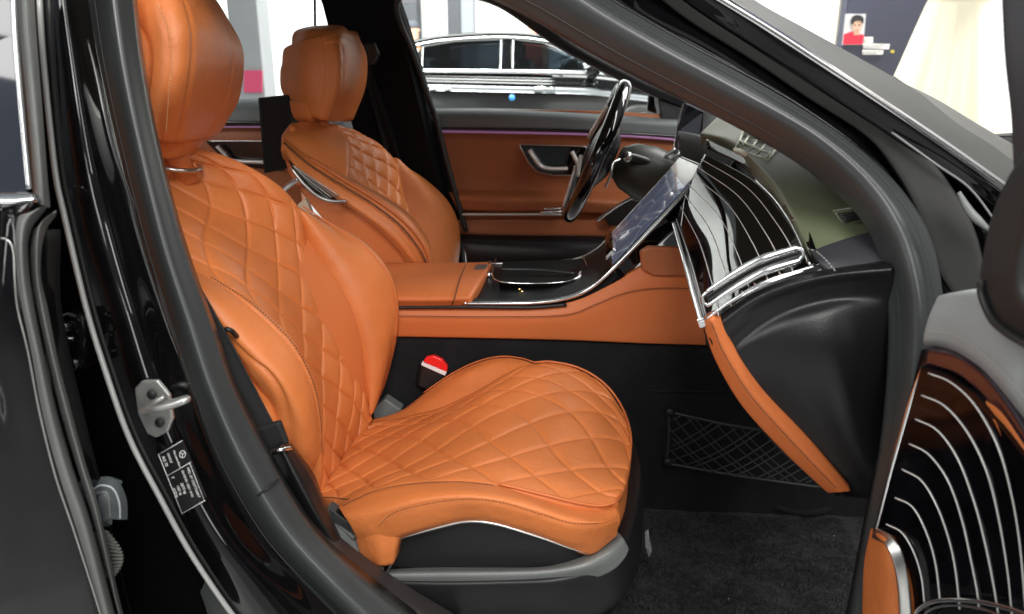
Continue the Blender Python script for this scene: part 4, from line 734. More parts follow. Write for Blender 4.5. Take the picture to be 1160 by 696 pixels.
tube('bonnet_edge', [(1012, 88, 1.56), (1055, 118, 1.5), (1085, 145, 1.35), (1115, 185, 1.12), (1128, 203, 1.02)], 0.003, SEALD, car, 6, 40)
patch('bonnet', [[(1010, 88, 1.60), (1060, 112, 1.56), (1110, 142, 1.50), (1180, 182, 1.42)], [(1030, 120, 1.3), (1080, 145, 1.25), (1125, 180, 1.15), (1180, 220, 1.05)]], mat('bonnet_paint', (0.06, 0.06, 0.052), 0.45, spec=0.2), car, 30, 8, 0.02, 0.003)

# near B pillar
S0 = [(92, -60, 1.0), (99, 0, 0.985), (112, 80, 0.965), (132, 170, 0.945), (160, 280, 0.92), (190, 375, 0.90), (213, 445, 0.885), (245, 530, 0.87), (290, 608, 0.86), (345, 668, 0.85), (410, 730, 0.85)]
S1 = [(118, -60, 0.975), (126, 0, 0.96), (138, 80, 0.94), (157, 170, 0.92), (184, 280, 0.895), (213, 370, 0.875), (236, 440, 0.86), (270, 520, 0.845), (318, 600, 0.835), (375, 664, 0.825), (440, 730, 0.825)]
S2 = [(141, -60, 1.0), (147, 0, 0.985), (158, 80, 0.965), (176, 170, 0.945), (205, 280, 0.92), (236, 370, 0.90), (260, 440, 0.885), (300, 520, 0.87), (346, 596, 0.86), (402, 654, 0.85), (470, 712, 0.85)]
bseal = patch('pillar_seal', [S0, S1, S2], SEAL, car, 120, 24, 0.03, 0.004, label='rubber seal along the middle door pillar')
tube('seal_crease', [p + v3(0, -0.008, 0) for p in between(S0, S1, 0.45)], 0.0010, SEALD, bseal, 6, 100)
T0 = [(47, -60, 0.90), (48, 0, 0.885), (53, 75, 0.87), (65, 190, 0.845), (76, 245, 0.835), (101, 350, 0.82), (124, 425, 0.805), (150, 497, 0.795), (184, 563, 0.785), (218, 625, 0.78), (262, 690, 0.775), (300, 735, 0.775)]
T1 = [(68, -60, 0.885), (72, 0, 0.87), (82, 75, 0.855), (98, 190, 0.83), (115, 265, 0.82), (142, 355, 0.80), (164, 425, 0.79), (188, 490, 0.78), (222, 562, 0.775), (260, 625, 0.77), (305, 685, 0.77), (350, 735, 0.77)]
T2 = [(92, -60, 0.93), (99, 0, 0.915), (113, 80, 0.90), (134, 180, 0.875), (160, 280, 0.855), (190, 375, 0.84), (212, 440, 0.83), (244, 525, 0.82), (290, 606, 0.815), (345, 668, 0.81), (405, 728, 0.81)]
def pil_disp(u, v, p): return -0.004 * math.exp(-((v - 0.30) / 0.05) ** 2) + 0.005 * math.exp(-((v - 0.75) / 0.10) ** 2) * (1 - u)
bp = patch('door_pillar', [T0, T1, T2], PAINT, car, 120, 40, 0.03, 0.004, label='black painted pillar between the near doors')
tube('pillar_flange', [p + v3(-0.001, -0.003, 0) for p in [P(*q) for q in T0]], 0.0034, mat('flange_streak', (0.34, 0.34, 0.33), 0.25, coat=0.8), bp, 8, 120)  # pale colour carries the white reflection along the flange edge
tube('pillar_streak', [(99, 45, 0.875), (110, 90, 0.865), (125, 160, 0.85), (142, 215, 0.84), (155, 265, 0.83), (172, 320, 0.82), (190, 372, 0.81), (203, 405, 0.805)], [0.001, 0.0045, 0.004, 0.004, 0.003, 0.002], PAINT, bp, 10, 60)  # reflection streak put into the shape as a raised tube
tube('pillar_streak', [(62, -20, 0.880), (66, 60, 0.866), (74, 150, 0.850), (86, 235, 0.835), (103, 310, 0.822), (118, 365, 0.812)], [0.003, 0.004, 0.004, 0.003, 0.001], PAINT, bp, 10, 60)  # second reflection streak, modelled the same way
tube('seal_clip', [(196, 440, 0.80), (205, 436, 0.795), (214, 438, 0.80)], 0.004, PLAST, bp, 6, 8)
# recess behind the flange (rear door jamb)
jam = patch('rear_door_jamb', [[(10, -60, 0.93), (20, 100, 0.91), (30, 250, 0.89), (60, 400, 0.87), (90, 520, 0.86), (120, 620, 0.85), (140, 740, 0.84)],
                               [(40, -60, 0.95), (48, 100, 0.92), (62, 250, 0.89), (105, 400, 0.87), (150, 520, 0.85), (205, 620, 0.84), (280, 740, 0.83)],
                               [(60, -60, 0.93), (62, 100, 0.91), (85, 250, 0.88), (125, 400, 0.86), (178, 520, 0.84), (235, 620, 0.83), (310, 740, 0.82)]], mat('jamb_paint', (0.0015, 0.0015, 0.002), 0.9, spec=0.05), car, 60, 16, 0.03)
tube('seal_joint', [P(292, 562, 0.838) , P(303, 553, 0.843), P(316, 543, 0.862)], 0.0013, PLAST, bseal, 6, 12)
# sill tread at the bottom
patch('sill_trim', [[(300, 520, 0.90), (345, 596, 0.89), (400, 655, 0.88), (470, 712, 0.88)], [(314, 545, 0.905), (360, 600, 0.90), (420, 655, 0.89), (500, 712, 0.89)], [(322, 545, 0.93), (375, 600, 0.93), (440, 650, 0.93), (520, 700, 0.93)]], mat('sill_plastic', (0.030, 0.025, 0.026), 0.5, bump=[('n', 900, .15, .0004)]), car, 30, 10, 0.02, 0.003, label='dark plastic sill trim')
patch('sill_cover', [[(400, 700, 0.88), (520, 716, 0.87), (700, 722, 0.87), (980, 722, 0.87), (1250, 722, 0.87)], [(300, 800, 0.75), (520, 860, 0.74), (700, 870, 0.74), (980, 870, 0.74), (1250, 870, 0.74)]], PLAST, car, 30, 8, 0.03)
patch('pillar_base_cover', [[(236, 655, 0.79), (250, 668, 0.785), (262, 700, 0.78), (270, 730, 0.78)], [(228, 672, 0.79), (236, 700, 0.785), (232, 735, 0.78), (230, 750, 0.78)]], SEAL, car, 12, 6, 0.01)
# seat belt on the pillar
belt = prism('seat_belt', [(208, 296, 0.965), (222, 318, 0.96), (262, 390, 0.95), (322, 505, 0.94), (285, 505, 0.94), (236, 400, 0.95), (210, 340, 0.96)], WEB, car, v3(0, 0.004, 0), 0.0008, label='black belt webbing running down beside the seat')
prism('webbing_fold', [(286, 487, 0.932), (316, 478, 0.932), (326, 505, 0.932), (300, 515, 0.932)], WEB, belt, v3(0, 0.012, 0), 0.004)
anc = patch('belt_cover', [[(304, 514, 0.925), (320, 550, 0.92), (345, 590, 0.92), (374, 628, 0.92)], [(318, 508, 0.905), (336, 545, 0.90), (358, 585, 0.90), (384, 626, 0.905)], [(329, 508, 0.925), (352, 545, 0.92), (370, 585, 0.92), (389, 622, 0.92)]], BLEA, belt, 30, 14, 0.03, 0.004)
tube('cover_trim', [(304, 517, 0.915), (316, 510, 0.897), (330, 508, 0.915)], 0.0032, CHROME, belt, 8, 14)

# striker
sp = prism('door_striker', [(152, 441, 0.775), (160, 432, 0.775), (178, 431, 0.775), (192, 448, 0.775), (196, 475, 0.775), (190, 490, 0.775), (176, 497, 0.775), (166, 492, 0.775), (156, 470, 0.775)], STEEL, car, v3(0, 0.006, 0), 0.0025, seg=3, label='steel door latch striker')
tube('striker_loop', [(164, 466, 0.775), (163, 465, 0.752), (175, 464, 0.740), (195, 459, 0.737), (209, 454, 0.737), (211, 452, 0.745), (200, 455, 0.757), (182, 460, 0.77)], 0.0042, STEEL, sp, 12, 60)
tube('striker_web', [(166, 461, 0.768), (176, 455, 0.765), (186, 450, 0.768)], 0.003, STEEL, sp, 8, 12)
for c in ((172, 447, 0.772), (181, 479, 0.772)):
    b_ = lathe('striker_bolt', P(*c), v3(0, -1, 0), [(0, 0.0055), (0.0022, 0.0052), (0.003, 0.0045)], PLAST, sp, 20)
    
# certification label
def LP(px, py): return P(px, py, 0.772)
lo_ = [LP(180, 514), LP(207, 498), LP(234, 563), LP(207, 582)]
lab = prism('certification_label', lo_, STICK, car, v3(0, 0.0006, 0), 0, label='black sticker with white printed lines')
xd = (lo_[3] - lo_[0]); yd = (lo_[1] - lo_[0]); nn = v3(0, -0.0012, 0)
def lq(u, v): return lo_[0] + xd * u + yd * v + nn     # u along the long side, v across
def line(a, b, r=0.00035):
    V, F = [], []; tube_geo(V, F, [lq(*a), lq(*b)], r, 4); link_mesh('label_line', V, F, WHITE, lab)
for a, b in (((0, 0), (1, 0)), ((0.99, 0), (0.99, 1)), ((0.01, 0), (0.01, 1)), ((0.36, 0.95), (1, 0.95)), ((0.36, 0), (0.36, 1))): line(a, b)
def ltext(s, u, v, h): text('label_text', s, lq(u, v), xd, yd, h, WHITE, lab, 0.0001)
ltext('Mercedes-Benz', 0.07, 0.54, 0.0036)
ltext('VEHICLE', 0.05, 0.30, 0.0036); ltext('AG 70', 0.06, 0.08, 0.0050)
ltext('MFD. BY STUTTGART', 0.40, 0.78, 0.0043); ltext('DATE 05 / 2021 W1K', 0.40, 0.56, 0.0040)
ltext('2875 kg', 0.56, 0.36, 0.0046); ltext('1325 kg', 0.56, 0.19, 0.0042); ltext('1610 kg', 0.56, 0.03, 0.0042); ltext('T', 0.40, 0.12, 0.005)
V, F = [], []; cen = lq(0.19, 0.82); xu = xd.normalized(); yu = yd.normalized()
tube_geo(V, F, [cen + xu * 0.0042 * math.cos(a) + yu * 0.0042 * math.sin(a) for a in [k * math.pi / 12 for k in range(25)]], 0.0004, 5)
for k in range(3):
    a = k * 2 * math.pi / 3 + math.pi / 2; tube_geo(V, F, [cen, cen + xu * 0.0042 * math.cos(a) + yu * 0.0042 * math.sin(a)], 0.0004, 5)
link_mesh('label_emblem', V, F, WHITE, lab)

# hinge and wiring boot in the jamb
hg = prism('door_hinge', [(60, 362, 0.80), (74, 355, 0.80), (88, 360, 0.80), (94, 385, 0.80), (96, 420, 0.80), (84, 432, 0.80), (66, 425, 0.80)], PAINT, car, v3(0, 0.04, 0), 0.005, label='black rear door hinge')
for (x, y, r) in ((72, 372, 0.009), (70, 396, 0.007), (84, 412, 0.008), (66, 410, 0.007)): lathe('hinge_bolt', P(x, y, 0.795), v3(0.15, -1, 0), [(-0.01, r), (0.004, r), (0.007, r * 0.6)], PAINT, hg, 8)
tube('hinge_arm', [(58, 380, 0.79), (70, 384, 0.785), (84, 384, 0.79)], 0.004, PAINT, hg, 8)
bt = patch('wiring_connector', [[(98, 548, 0.745), (118, 541, 0.745), (134, 547, 0.745), (143, 566, 0.745), (144, 588, 0.745)], [(98, 562, 0.730), (114, 553, 0.725), (126, 557, 0.725), (133, 570, 0.725), (134, 588, 0.730)],
                                [(104, 572, 0.720), (112, 563, 0.715), (120, 565, 0.715), (124, 574, 0.715), (122, 588, 0.720)], [(106, 592, 0.723), (110, 588, 0.718), (114, 585, 0.718), (116, 588, 0.718), (118, 592, 0.720)]], mat('connector_grey', (0.10, 0.115, 0.12), 0.4), car, 30, 24, 0.02, 0.003, label='grey wiring connector in the rear door gap')
prism('connector_plate', [(100, 562, 0.719), (112, 556, 0.719), (122, 560, 0.719), (123, 586, 0.719), (110, 590, 0.719), (103, 580, 0.719)], mat('connector_light', (0.16, 0.18, 0.19), 0.35), bt, v3(0, 0.01, 0), 0.002)
tube('connector_rib', [(104, 556, 0.714), (114, 550, 0.713), (128, 554, 0.713), (135, 570, 0.714), (136, 588, 0.716)], 0.0012, mat('rib_grey', (0.35, 0.38, 0.39), 0.3), bt, 6, 30)
tube('connector_rib', [(105, 563, 0.712), (113, 558, 0.711), (122, 560, 0.711), (125, 586, 0.713)], 0.0009, GPLAST, bt, 6, 30)
V, F = [], []
for k in range(17):
    t = k / 16.0; cxp = 112 + 22 * math.sin(math.pi * min(1, t * 0.95)) * 0.75 - 2 * t; cyp = 598 + 70 * t
    c = P(cxp, cyp, 0.730); a = R(35 - 75 * t); dd = v3(math.cos(a), 0, math.sin(a) * -1)
    tube_geo(V, F, [c - dd * 0.014, c + dd * 0.013], 0.0019, 8)
boot = link_mesh('bellows', V, F, mat('bellows_rubber', (0.10, 0.10, 0.09), 0.5), bt)

# ================================================================ rear door (near, ajar)
rdn = patch('rear_door', [[(-420, 240, 0.72), (-40, 240, 0.70), (0, 240, 0.70), (12, 248, 0.70), (18, 262, 0.70)], [(-420, 340, 0.71), (-40, 340, 0.685), (0, 340, 0.685), (14, 345, 0.685), (22, 352, 0.685)], [(-420, 460, 0.70), (-40, 460, 0.68), (0, 460, 0.68), (30, 465, 0.68), (44, 470, 0.68)], [(-420, 600, 0.70), (-40, 600, 0.68), (20, 600, 0.68), (60, 600, 0.68), (84, 602, 0.68)], [(-420, 860, 0.71), (-40, 860, 0.69), (60, 860, 0.69), (110, 860, 0.69), (150, 860, 0.69)]], PAINT, car, 40, 40, 0.06, 0.004, label='near rear door standing ajar at the left')
tube('panel_edge', [(0, 270, 0.685), (9, 272, 0.685), (15, 285, 0.685), (17, 320, 0.68), (20, 350, 0.678), (32, 400, 0.675), (45, 468, 0.673), (63, 540, 0.673), (85, 605, 0.673), (112, 690, 0.68), (125, 740, 0.68)], 0.0010, SATIN, rdn, 6, 100)
prism('window_glass', [(-420, -60, 0.80), (8, -60, 0.78), (14, 40, 0.765), (22, 120, 0.75), (30, 218, 0.735), (-420, 218, 0.755)], mat('dark_glass', (0.02, 0.024, 0.035), 0.04, coat=1, spec=0.8), rdn, v3(0, 0.004, 0), 0)
tube('window_trim', [(14, -60, 0.77), (17, 30, 0.76), (23, 110, 0.748), (30, 185, 0.737), (33, 214, 0.732)], 0.0028, CHROME, rdn, 8, 50)
patch('belt_moulding', [[(-420, 219, 0.755), (0, 219, 0.735), (33, 219, 0.73)], [(-420, 227, 0.745), (0, 227, 0.725), (35, 226, 0.722)], [(-420, 238, 0.747), (0, 238, 0.727), (27, 236, 0.724)]], CHROME, rdn, 14, 8, 0.01, 0.002)
patch('gap_seal', [[(18, -60, 0.79), (20, 20, 0.775), (27, 110, 0.765), (36, 200, 0.75), (38, 232, 0.745)], [(27, -60, 0.77), (30, 20, 0.755), (38, 110, 0.745), (46, 200, 0.73), (48, 232, 0.73)], [(36, -60, 0.79), (39, 20, 0.775), (46, 110, 0.765), (53, 200, 0.75), (56, 235, 0.745)]], SEAL_L, rdn, 40, 14, 0.006, 0.001)
patch('edge_seal', [[(36, 240, 0.715), (16, 250, 0.71), (16, 290, 0.70), (20, 340, 0.695), (33, 400, 0.69), (46, 468, 0.685), (64, 540, 0.685), (86, 605, 0.685), (114, 700, 0.69), (124, 740, 0.69)],
                    [(44, 236, 0.70), (27, 252, 0.695), (24, 292, 0.685), (29, 340, 0.68), (42, 400, 0.675), (56, 468, 0.67), (74, 535, 0.67), (96, 600, 0.67), (122, 700, 0.675), (134, 740, 0.675)],
                    [(54, 234, 0.72), (34, 262, 0.71), (32, 300, 0.70), (38, 345, 0.695), (49, 400, 0.69), (62, 460, 0.685), (80, 525, 0.685), (103, 595, 0.685), (128, 690, 0.69), (142, 740, 0.69)]], SEAL_L, rdn, 90, 14, 0.004, 0.001)
patch('edge_seal', [[(38, 262, 0.72), (34, 285, 0.715), (36, 320, 0.71), (42, 350, 0.705), (53, 400, 0.70), (67, 460, 0.695), (86, 525, 0.695), (106, 590, 0.695), (132, 690, 0.70), (145, 740, 0.70)],
                    [(60, 242, 0.71), (44, 258, 0.70), (42, 310, 0.695), (48, 350, 0.69), (60, 405, 0.685), (74, 460, 0.68), (92, 525, 0.68), (110, 585, 0.68), (134, 690, 0.685), (150, 740, 0.685)],
                    [(62, 246, 0.73), (50, 265, 0.72), (46, 310, 0.715), (54, 350, 0.71), (65, 405, 0.705), (79, 460, 0.70), (96, 522, 0.70), (113, 580, 0.70), (138, 690, 0.705), (154, 740, 0.705)]], SEAL_L, rdn, 90, 14, 0.004, 0.001)

patch('seal_backing', [[(20, 262, 0.745), (20, 340, 0.735), (36, 400, 0.73), (48, 468, 0.725), (66, 540, 0.725), (88, 605, 0.725), (116, 700, 0.73), (126, 740, 0.73)],
                       [(54, 262, 0.745), (54, 340, 0.735), (64, 400, 0.73), (78, 462, 0.725), (94, 525, 0.725), (110, 590, 0.725), (136, 700, 0.73), (148, 740, 0.73)]], mat('backing_rubber', (0.01, 0.01, 0.01), 0.7, spec=0.2), rdn, 50, 6, 0.02, 0.001)
# ================================================================ front passenger door (near, open)
def dY(px): return 0.79 - 0.0013 * (px - 1040)
def D(px, py, o=0.0): return (px, py, dY(px) + o)
dr = patch('passenger_door', [[D(1044, 400, .03), D(1080, 392, .03), D(1180, 392, .03), D(1420, 400, .03)], [D(1010, 530, .03), D(1060, 530, .03), D(1180, 530, .03), D(1420, 560, .03)], [D(985, 640, .03), D(1060, 640, .03), D(1180, 640, .03), D(1420, 700, .03)], [D(978, 780, .03), D(1060, 800, .03), D(1180, 830, .03), D(1420, 900, .03)]], PIANO, car, 30, 30, 0.07, label='open near passenger door with pinstriped black trim')
patch('door_ledge', [[D(1062, 338, .02), D(1085, 336, .02), D(1110, 338, .02), D(1135, 368, .01), D(1185, 395, .01), D(1400, 520, .01)], [D(1052, 362), D(1078, 362), D(1110, 376), D(1145, 404), D(1185, 440), D(1400, 640)], [D(1047, 383, -.005), D(1074, 386, -.005), D(1110, 405, -.01), D(1140, 435, -.01), D(1185, 490, -.01), D(1400, 730, -.01)], [D(1048, 391, .01), D(1074, 395, .01), D(1108, 414, .0), D(1138, 446, .0), D(1185, 505, .0), D(1400, 748, .0)]], GLEA, dr, 50, 30, 0.03, 0.004)
stitch('ledge_stitching', [D(1052, 375, -.012), D(1076, 379, -.012), D(1100, 391, -.014), D(1122, 408, -.015), D(1145, 432, -.016), D(1165, 456, -.016)], THREAD_G, dr, 0.0042, 0.0028, 0.0005)
patch('sail_panel', [[D(1165, 165, -.02), D(1140, 205, -.02), D(1122, 250, -.02), D(1112, 300, -.02), D(1110, 330, -.02), D(1122, 360, -.02), D(1165, 395, -.02)], [D(1190, 160, -.05), D(1168, 215, -.05), D(1155, 260, -.05), D(1148, 300, -.05), D(1148, 330, -.05), D(1158, 350, -.05), D(1190, 370, -.04)]], SEALD, dr, 40, 14, 0.04, 0.008)
tube('sail_panel_edge', [D(1112, 318, -.03), D(1112, 335, -.032), D(1124, 362, -.034), D(1142, 378, -.035), D(1166, 392, -.035)], 0.0035, SEALD, dr, 8, 40)
patch('window_frame', [[(1136, -60, 0.66), (1141, 60, 0.66), (1147, 130, 0.665), (1150, 195, 0.67), (1160, 330, 0.66)], [(1175, -60, 0.64), (1177, 60, 0.64), (1180, 130, 0.64), (1183, 195, 0.64), (1195, 330, 0.63)]], mat('frame_cloth', (0.045, 0.045, 0.05), 0.7), dr, 24, 6, 0.03, 0.004)
def between_px(A, B, n, off):
    m = 9; out = []
    def rs(L, k):
        t = k * (len(L) - 1) / (m - 1.0); i0 = min(int(t), len(L) - 2); f = t - i0
        return (L[i0][0] * (1 - f) + L[i0 + 1][0] * f, L[i0][1] * (1 - f) + L[i0 + 1][1] * f)
    for q_ in range(n):
        t = q_ / (n - 1.0); row = []
        for k in range(m):
            a, b = rs(A, k), rs(B, k); row.append(D(a[0] * (1 - t) + b[0] * t, a[1] * (1 - t) + b[1] * t, off))
        out.append(row)
    return out
PN = between_px([(1044, 416), (1028, 466), (1012, 518), (997, 572), (986, 640), (980, 740)], [(1185, 520), (1185, 560), (1185, 600), (1185, 650), (1185, 700), (1185, 760)], 8, -0.008)
TOPC = [(1044, 416), (1075, 428), (1105, 448), (1135, 482), (1260, 650)]
PN = []
for q_ in range(9):
    t = q_ / 8.0; tt = t * 4; i0 = min(int(tt), 3); f = tt - i0
    x0 = TOPC[i0][0] * (1 - f) + TOPC[i0 + 1][0] * f; y0 = TOPC[i0][1] * (1 - f) + TOPC[i0 + 1][1] * f
    row = []
    for k in range(9):
        h = k / 8.0; y = y0 + (745 - y0) * h; x = x0 - (64 * (1 - t)) * math.sin(h * math.pi / 2) * (1 if t < 1 else 0)
        row.append(D(x, y, -0.008))
    PN.append(row)
pn = patch('trim_panel', PN, PIANO_D, dr, 50, 50, 0.012, 0.002)
ST = [[(1052, 423), (1078, 434), (1105, 460), (1130, 505), (1146, 560), (1156, 620), (1162, 690)],
      [(1044, 448), (1070, 460), (1096, 490), (1118, 535), (1132, 590), (1142, 650), (1147, 700)],
      [(1037, 475), (1062, 488), (1085, 520), (1104, 570), (1117, 620), (1126, 665), (1131, 695)],
      [(1030, 503), (1052, 515), (1074, 545), (1090, 590), (1100, 635), (1107, 670), (1109, 690)],
      [(1022, 532), (1044, 545), (1062, 575), (1076, 615), (1083, 650), (1087, 690)],
      [(1014, 564), (1034, 575), (1050, 605), (1060, 640), (1065, 682)],
      [(1004, 594), (1022, 604), (1036, 628), (1044, 655), (1047, 682)]]
for s_l in ST: tube('pinstripe', [D(x, y, -.0088) for x, y in s_l], 0.0010, STRIPE, pn, 8, 40)
tube('edge_trim', [D(1046, 415, -.004), D(1036, 442, -.006), D(1022, 490, -.006), D(1008, 540, -.006), D(996, 588, -.006), D(990, 606, -.006)], [0.002, 0.003, 0.0032, 0.003, 0.003], CHROME, dr, 8, 50)
patch('ambient_panel', [[D(1050, 398, .0), D(1080, 404, .0), D(1110, 425, -.003), D(1140, 462, -.003), D(1175, 520, -.003)], [D(1048, 412, .0), D(1078, 420, .0), D(1106, 440, -.003), D(1132, 474, -.003), D(1168, 530, -.003)]], mat('plum_gloss', (0.02, 0.010, 0.018), 0.2, coat=1), dr, 30, 6, 0.02)
patch('leather_insert', [[D(1112, 455, -.006), D(1130, 468, -.006), D(1150, 495, -.006), D(1180, 545, -.006)], [D(1116, 462, -.006), D(1130, 485, -.008), D(1148, 530, -.008), D(1180, 600, -.008)]], ORANGE, dr, 20, 8, 0.01, 0.003)
patch('lower_panel', [[D(986, 602, -.006), D(979, 640, -.006), D(977, 690, -.006), D(976, 740, -.006)], [D(1000, 612, -.03), D(1003, 650, -.03), D(1003, 700, -.03), D(1003, 740, -.03)], [D(1014, 625, -.02), D(1024, 660, -.02), D(1028, 700, -.02), D(1029, 740, -.02)]], ORANGE, dr, 20, 12, 0.02, 0.003)
patch('panel_surround', [[D(990, 599, -.010), D(1006, 606, -.020), D(1020, 624, -.022), D(1028, 655, -.022), D(1032, 700, -.022), D(1033, 740, -.022)], [D(988, 608, -.020), D(1002, 615, -.032), D(1012, 632, -.034), D(1019, 660, -.034), D(1022, 700, -.034), D(1023, 740, -.034)]], SATIN, dr, 30, 8, 0.008, 0.002)
tube('speaker_ring', [D(1034, 710, -.02), D(1040, 692, -.022), D(1058, 682, -.024), D(1085, 680, -.024), D(1115, 683, -.024), D(1150, 692, -.024), D(1180, 705, -.024)], 0.0024, CHROME, dr, 8, 50)
tube('speaker_ring', [D(1042, 712, -.02), D(1048, 696, -.022), D(1062, 688, -.024), D(1085, 686, -.024), D(1112, 690, -.024), D(1140, 700, -.024)], 0.0014, CHROME, dr, 8, 50)

# ================================================================ showroom behind
FLM = mat('showroom_floor', (0.30, 0.30, 0.30), 0.25, var=(1.5, 0.06), coat=0.3)
f_ = box('showroom_floor', (-30, -12, -0.05), (30, 30, 0.0), FLM, None, 0); struct(f_)
WALLM = mat('white_wall', (0.85, 0.85, 0.84), 0.7)
f_ = box('backdrop_wall', (-14, 14.4, 0), (18, 14.6, 6), WALLM, None, 0); tag(f_, 'bright white showroom wall filling the background', 'wall')
GREYM = mat('grey_panel', (0.050, 0.053, 0.062), 0.6)
def bgbox(name, x0, x1, y0, y1, Y, th, m, label, cat, lean=0):
    o = prism(name, [P(x0, y1, Y), P(x1, y1, Y), P(x1 + lean, y0, Y), P(x0 + lean, y0, Y)], m, None, v3(0, th, 0), 0.01); tag(o, label, cat); return o
def standing(name, x0, x1, ytop_z, Y, th, m, label, cat):   # stands on the floor, x extents read at eye height
    a, b = P(x0, 60, Y).x, P(x1, 60, Y).x
    o = box(name, (a, Y, 0), (b, Y + th, ytop_z), m, None, 0.01); tag(o, label, cat); return o
standing('display_column', 440, 474, 4.2, 13.0, 0.4, GREYM, 'dark grey column at the left behind the parked black sedan', 'column')
standing('display_column', 508, 522, 4.2, 13.3, 0.3, GREYM, 'slim dark column above the roof of the parked black sedan', 'column')
standing('display_column', 522, 537, 4.2, 13.35, 0.3, mat('column_grey', (0.22, 0.23, 0.26), 0.6), 'slim pale grey column beside the slim dark one', 'column')
pcol = standing('exhibition_panel', 953, 1052, 3.4, 7.0, 0.15, mat('navy_panel', (0.045, 0.05, 0.08), 0.6), 'navy exhibition panel carrying a portrait poster and white captions', 'panel')
standing('panel_divider', 944, 952, 3.4, 7.4, 0.1, mat('cream_edge', (0.75, 0.72, 0.6), 0.6), 'thin cream strip standing at the left of the navy panel', 'panel')
gp_ = standing('grey_partition', 262, 296, 3.4, 6.0, 0.25, mat('partition_grey', (0.42, 0.43, 0.45), 0.6, var=(2, 0.1)), 'grey partition seen between the two headrests', 'partition')
prism('pink_sign', [P(276, 80, 5.97), P(297, 80, 5.97), P(297, 105, 5.97), P(276, 105, 5.97)], mat('pink_print', (0.85, 0.10, 0.22), 0.6), gp_, v3(0, 0.01, 0), 0.002)
# portrait poster on the navy panel
Yp = 6.985
pm = mat('poster_grey', (0.55, 0.56, 0.58), 0.5)
po = prism('portrait_poster', [(958, 16, Yp), (981, 16, Yp), (978, 51, Yp), (954, 51, Yp)], pm, None, v3(0, 0.008, 0), 0.001); tag(po, 'small poster of a dark haired person in red on the navy panel', 'poster')
Y2 = Yp - 0.004
prism('poster_face', [(966, 21, Y2), (972, 20, Y2), (977, 25, Y2), (976, 33, Y2), (971, 38, Y2), (966, 34, Y2)], mat('skin_print', (0.62, 0.40, 0.30), 0.6), po, v3(0, 0.003, 0), 0, smooth_n=4)
prism('poster_shirt', [(956, 39, Y2), (964, 36, Y2), (972, 38, Y2), (979, 40, Y2), (977, 50.5, Y2), (955, 50.5, Y2)], mat('red_print', (0.62, 0.02, 0.05), 0.6), po, v3(0, 0.003, 0), 0)
prism('poster_neck', [(968, 34, Y2 - .001), (973, 34, Y2 - .001), (974, 40, Y2 - .001), (967, 40, Y2 - .001)], mat('skin_print_shade', (0.50, 0.31, 0.23), 0.6), po, v3(0, 0.003, 0), 0)
for ex in (968.6, 973.4): prism('poster_eye', [(ex - .9, 28, Y2 - .002), (ex + .9, 27.8, Y2 - .002), (ex + .9, 29, Y2 - .002), (ex - .9, 29.2, Y2 - .002)], mat('eye_print', (0.03, 0.02, 0.02), 0.6), po, v3(0, 0.003, 0), 0)
prism('poster_mouth', [(969.5, 34, Y2 - .002), (972.5, 33.8, Y2 - .002), (972, 34.8, Y2 - .002), (970, 34.9, Y2 - .002)], mat('lip_print', (0.35, 0.12, 0.10), 0.6), po, v3(0, 0.003, 0), 0)
prism('poster_hair', [(964, 25, Y2 - .003), (966, 19, Y2 - .003), (972, 17, Y2 - .003), (978, 20, Y2 - .003), (978, 27, Y2 - .003), (975, 24, Y2 - .003), (969, 24, Y2 - .003), (966, 28, Y2 - .003)], mat('dark_print', (0.02, 0.018, 0.02), 0.6), po, v3(0, 0.003, 0), 0, smooth_n=4)
prism('caption_block', [(979, 42, Y2), (989, 42, Y2), (989, 49, Y2), (979, 49, Y2)], WHITE, po, v3(0, 0.003, 0), 0)
CAPD = mat('caption_ink', (0.25, 0.26, 0.30), 0.6)
for (cx0, cx1, cy) in ((980, 988, 44), (980, 986, 46.5), (979, 1005, 51.5), (979, 1000, 53.6), (978, 999, 58.5), (978, 994, 60.5)): 
    for q_ in range(int((cx1 - cx0) / 2.2)): prism('caption_mark', [(cx0 + q_ * 2.2, cy - .5, Y2 - .002), (cx0 + q_ * 2.2 + 1.3, cy - .5, Y2 - .002), (cx0 + q_ * 2.2 + 1.3, cy + .5, Y2 - .002), (cx0 + q_ * 2.2, cy + .5, Y2 - .002)], CAPD, po, v3(0, 0.002, 0), 0)
prism('caption_block', [(978, 49.5, Y2), (1008, 50, Y2), (1007, 56, Y2), (978, 55, Y2)], WHITE, po, v3(0, 0.003, 0), 0)
prism('caption_block', [(977, 56.5, Y2), (1001, 57, Y2), (1000, 62, Y2), (977, 62, Y2)], WHITE, po, v3(0, 0.003, 0), 0)
prism('caption_mark', [(1009, 57, Y2), (1013, 57, Y2), (1013, 60, Y2), (1009, 60, Y2)], mat('yellow_print', (0.6, 0.5, 0.05), 0.6), po, v3(0, 0.003, 0), 0)
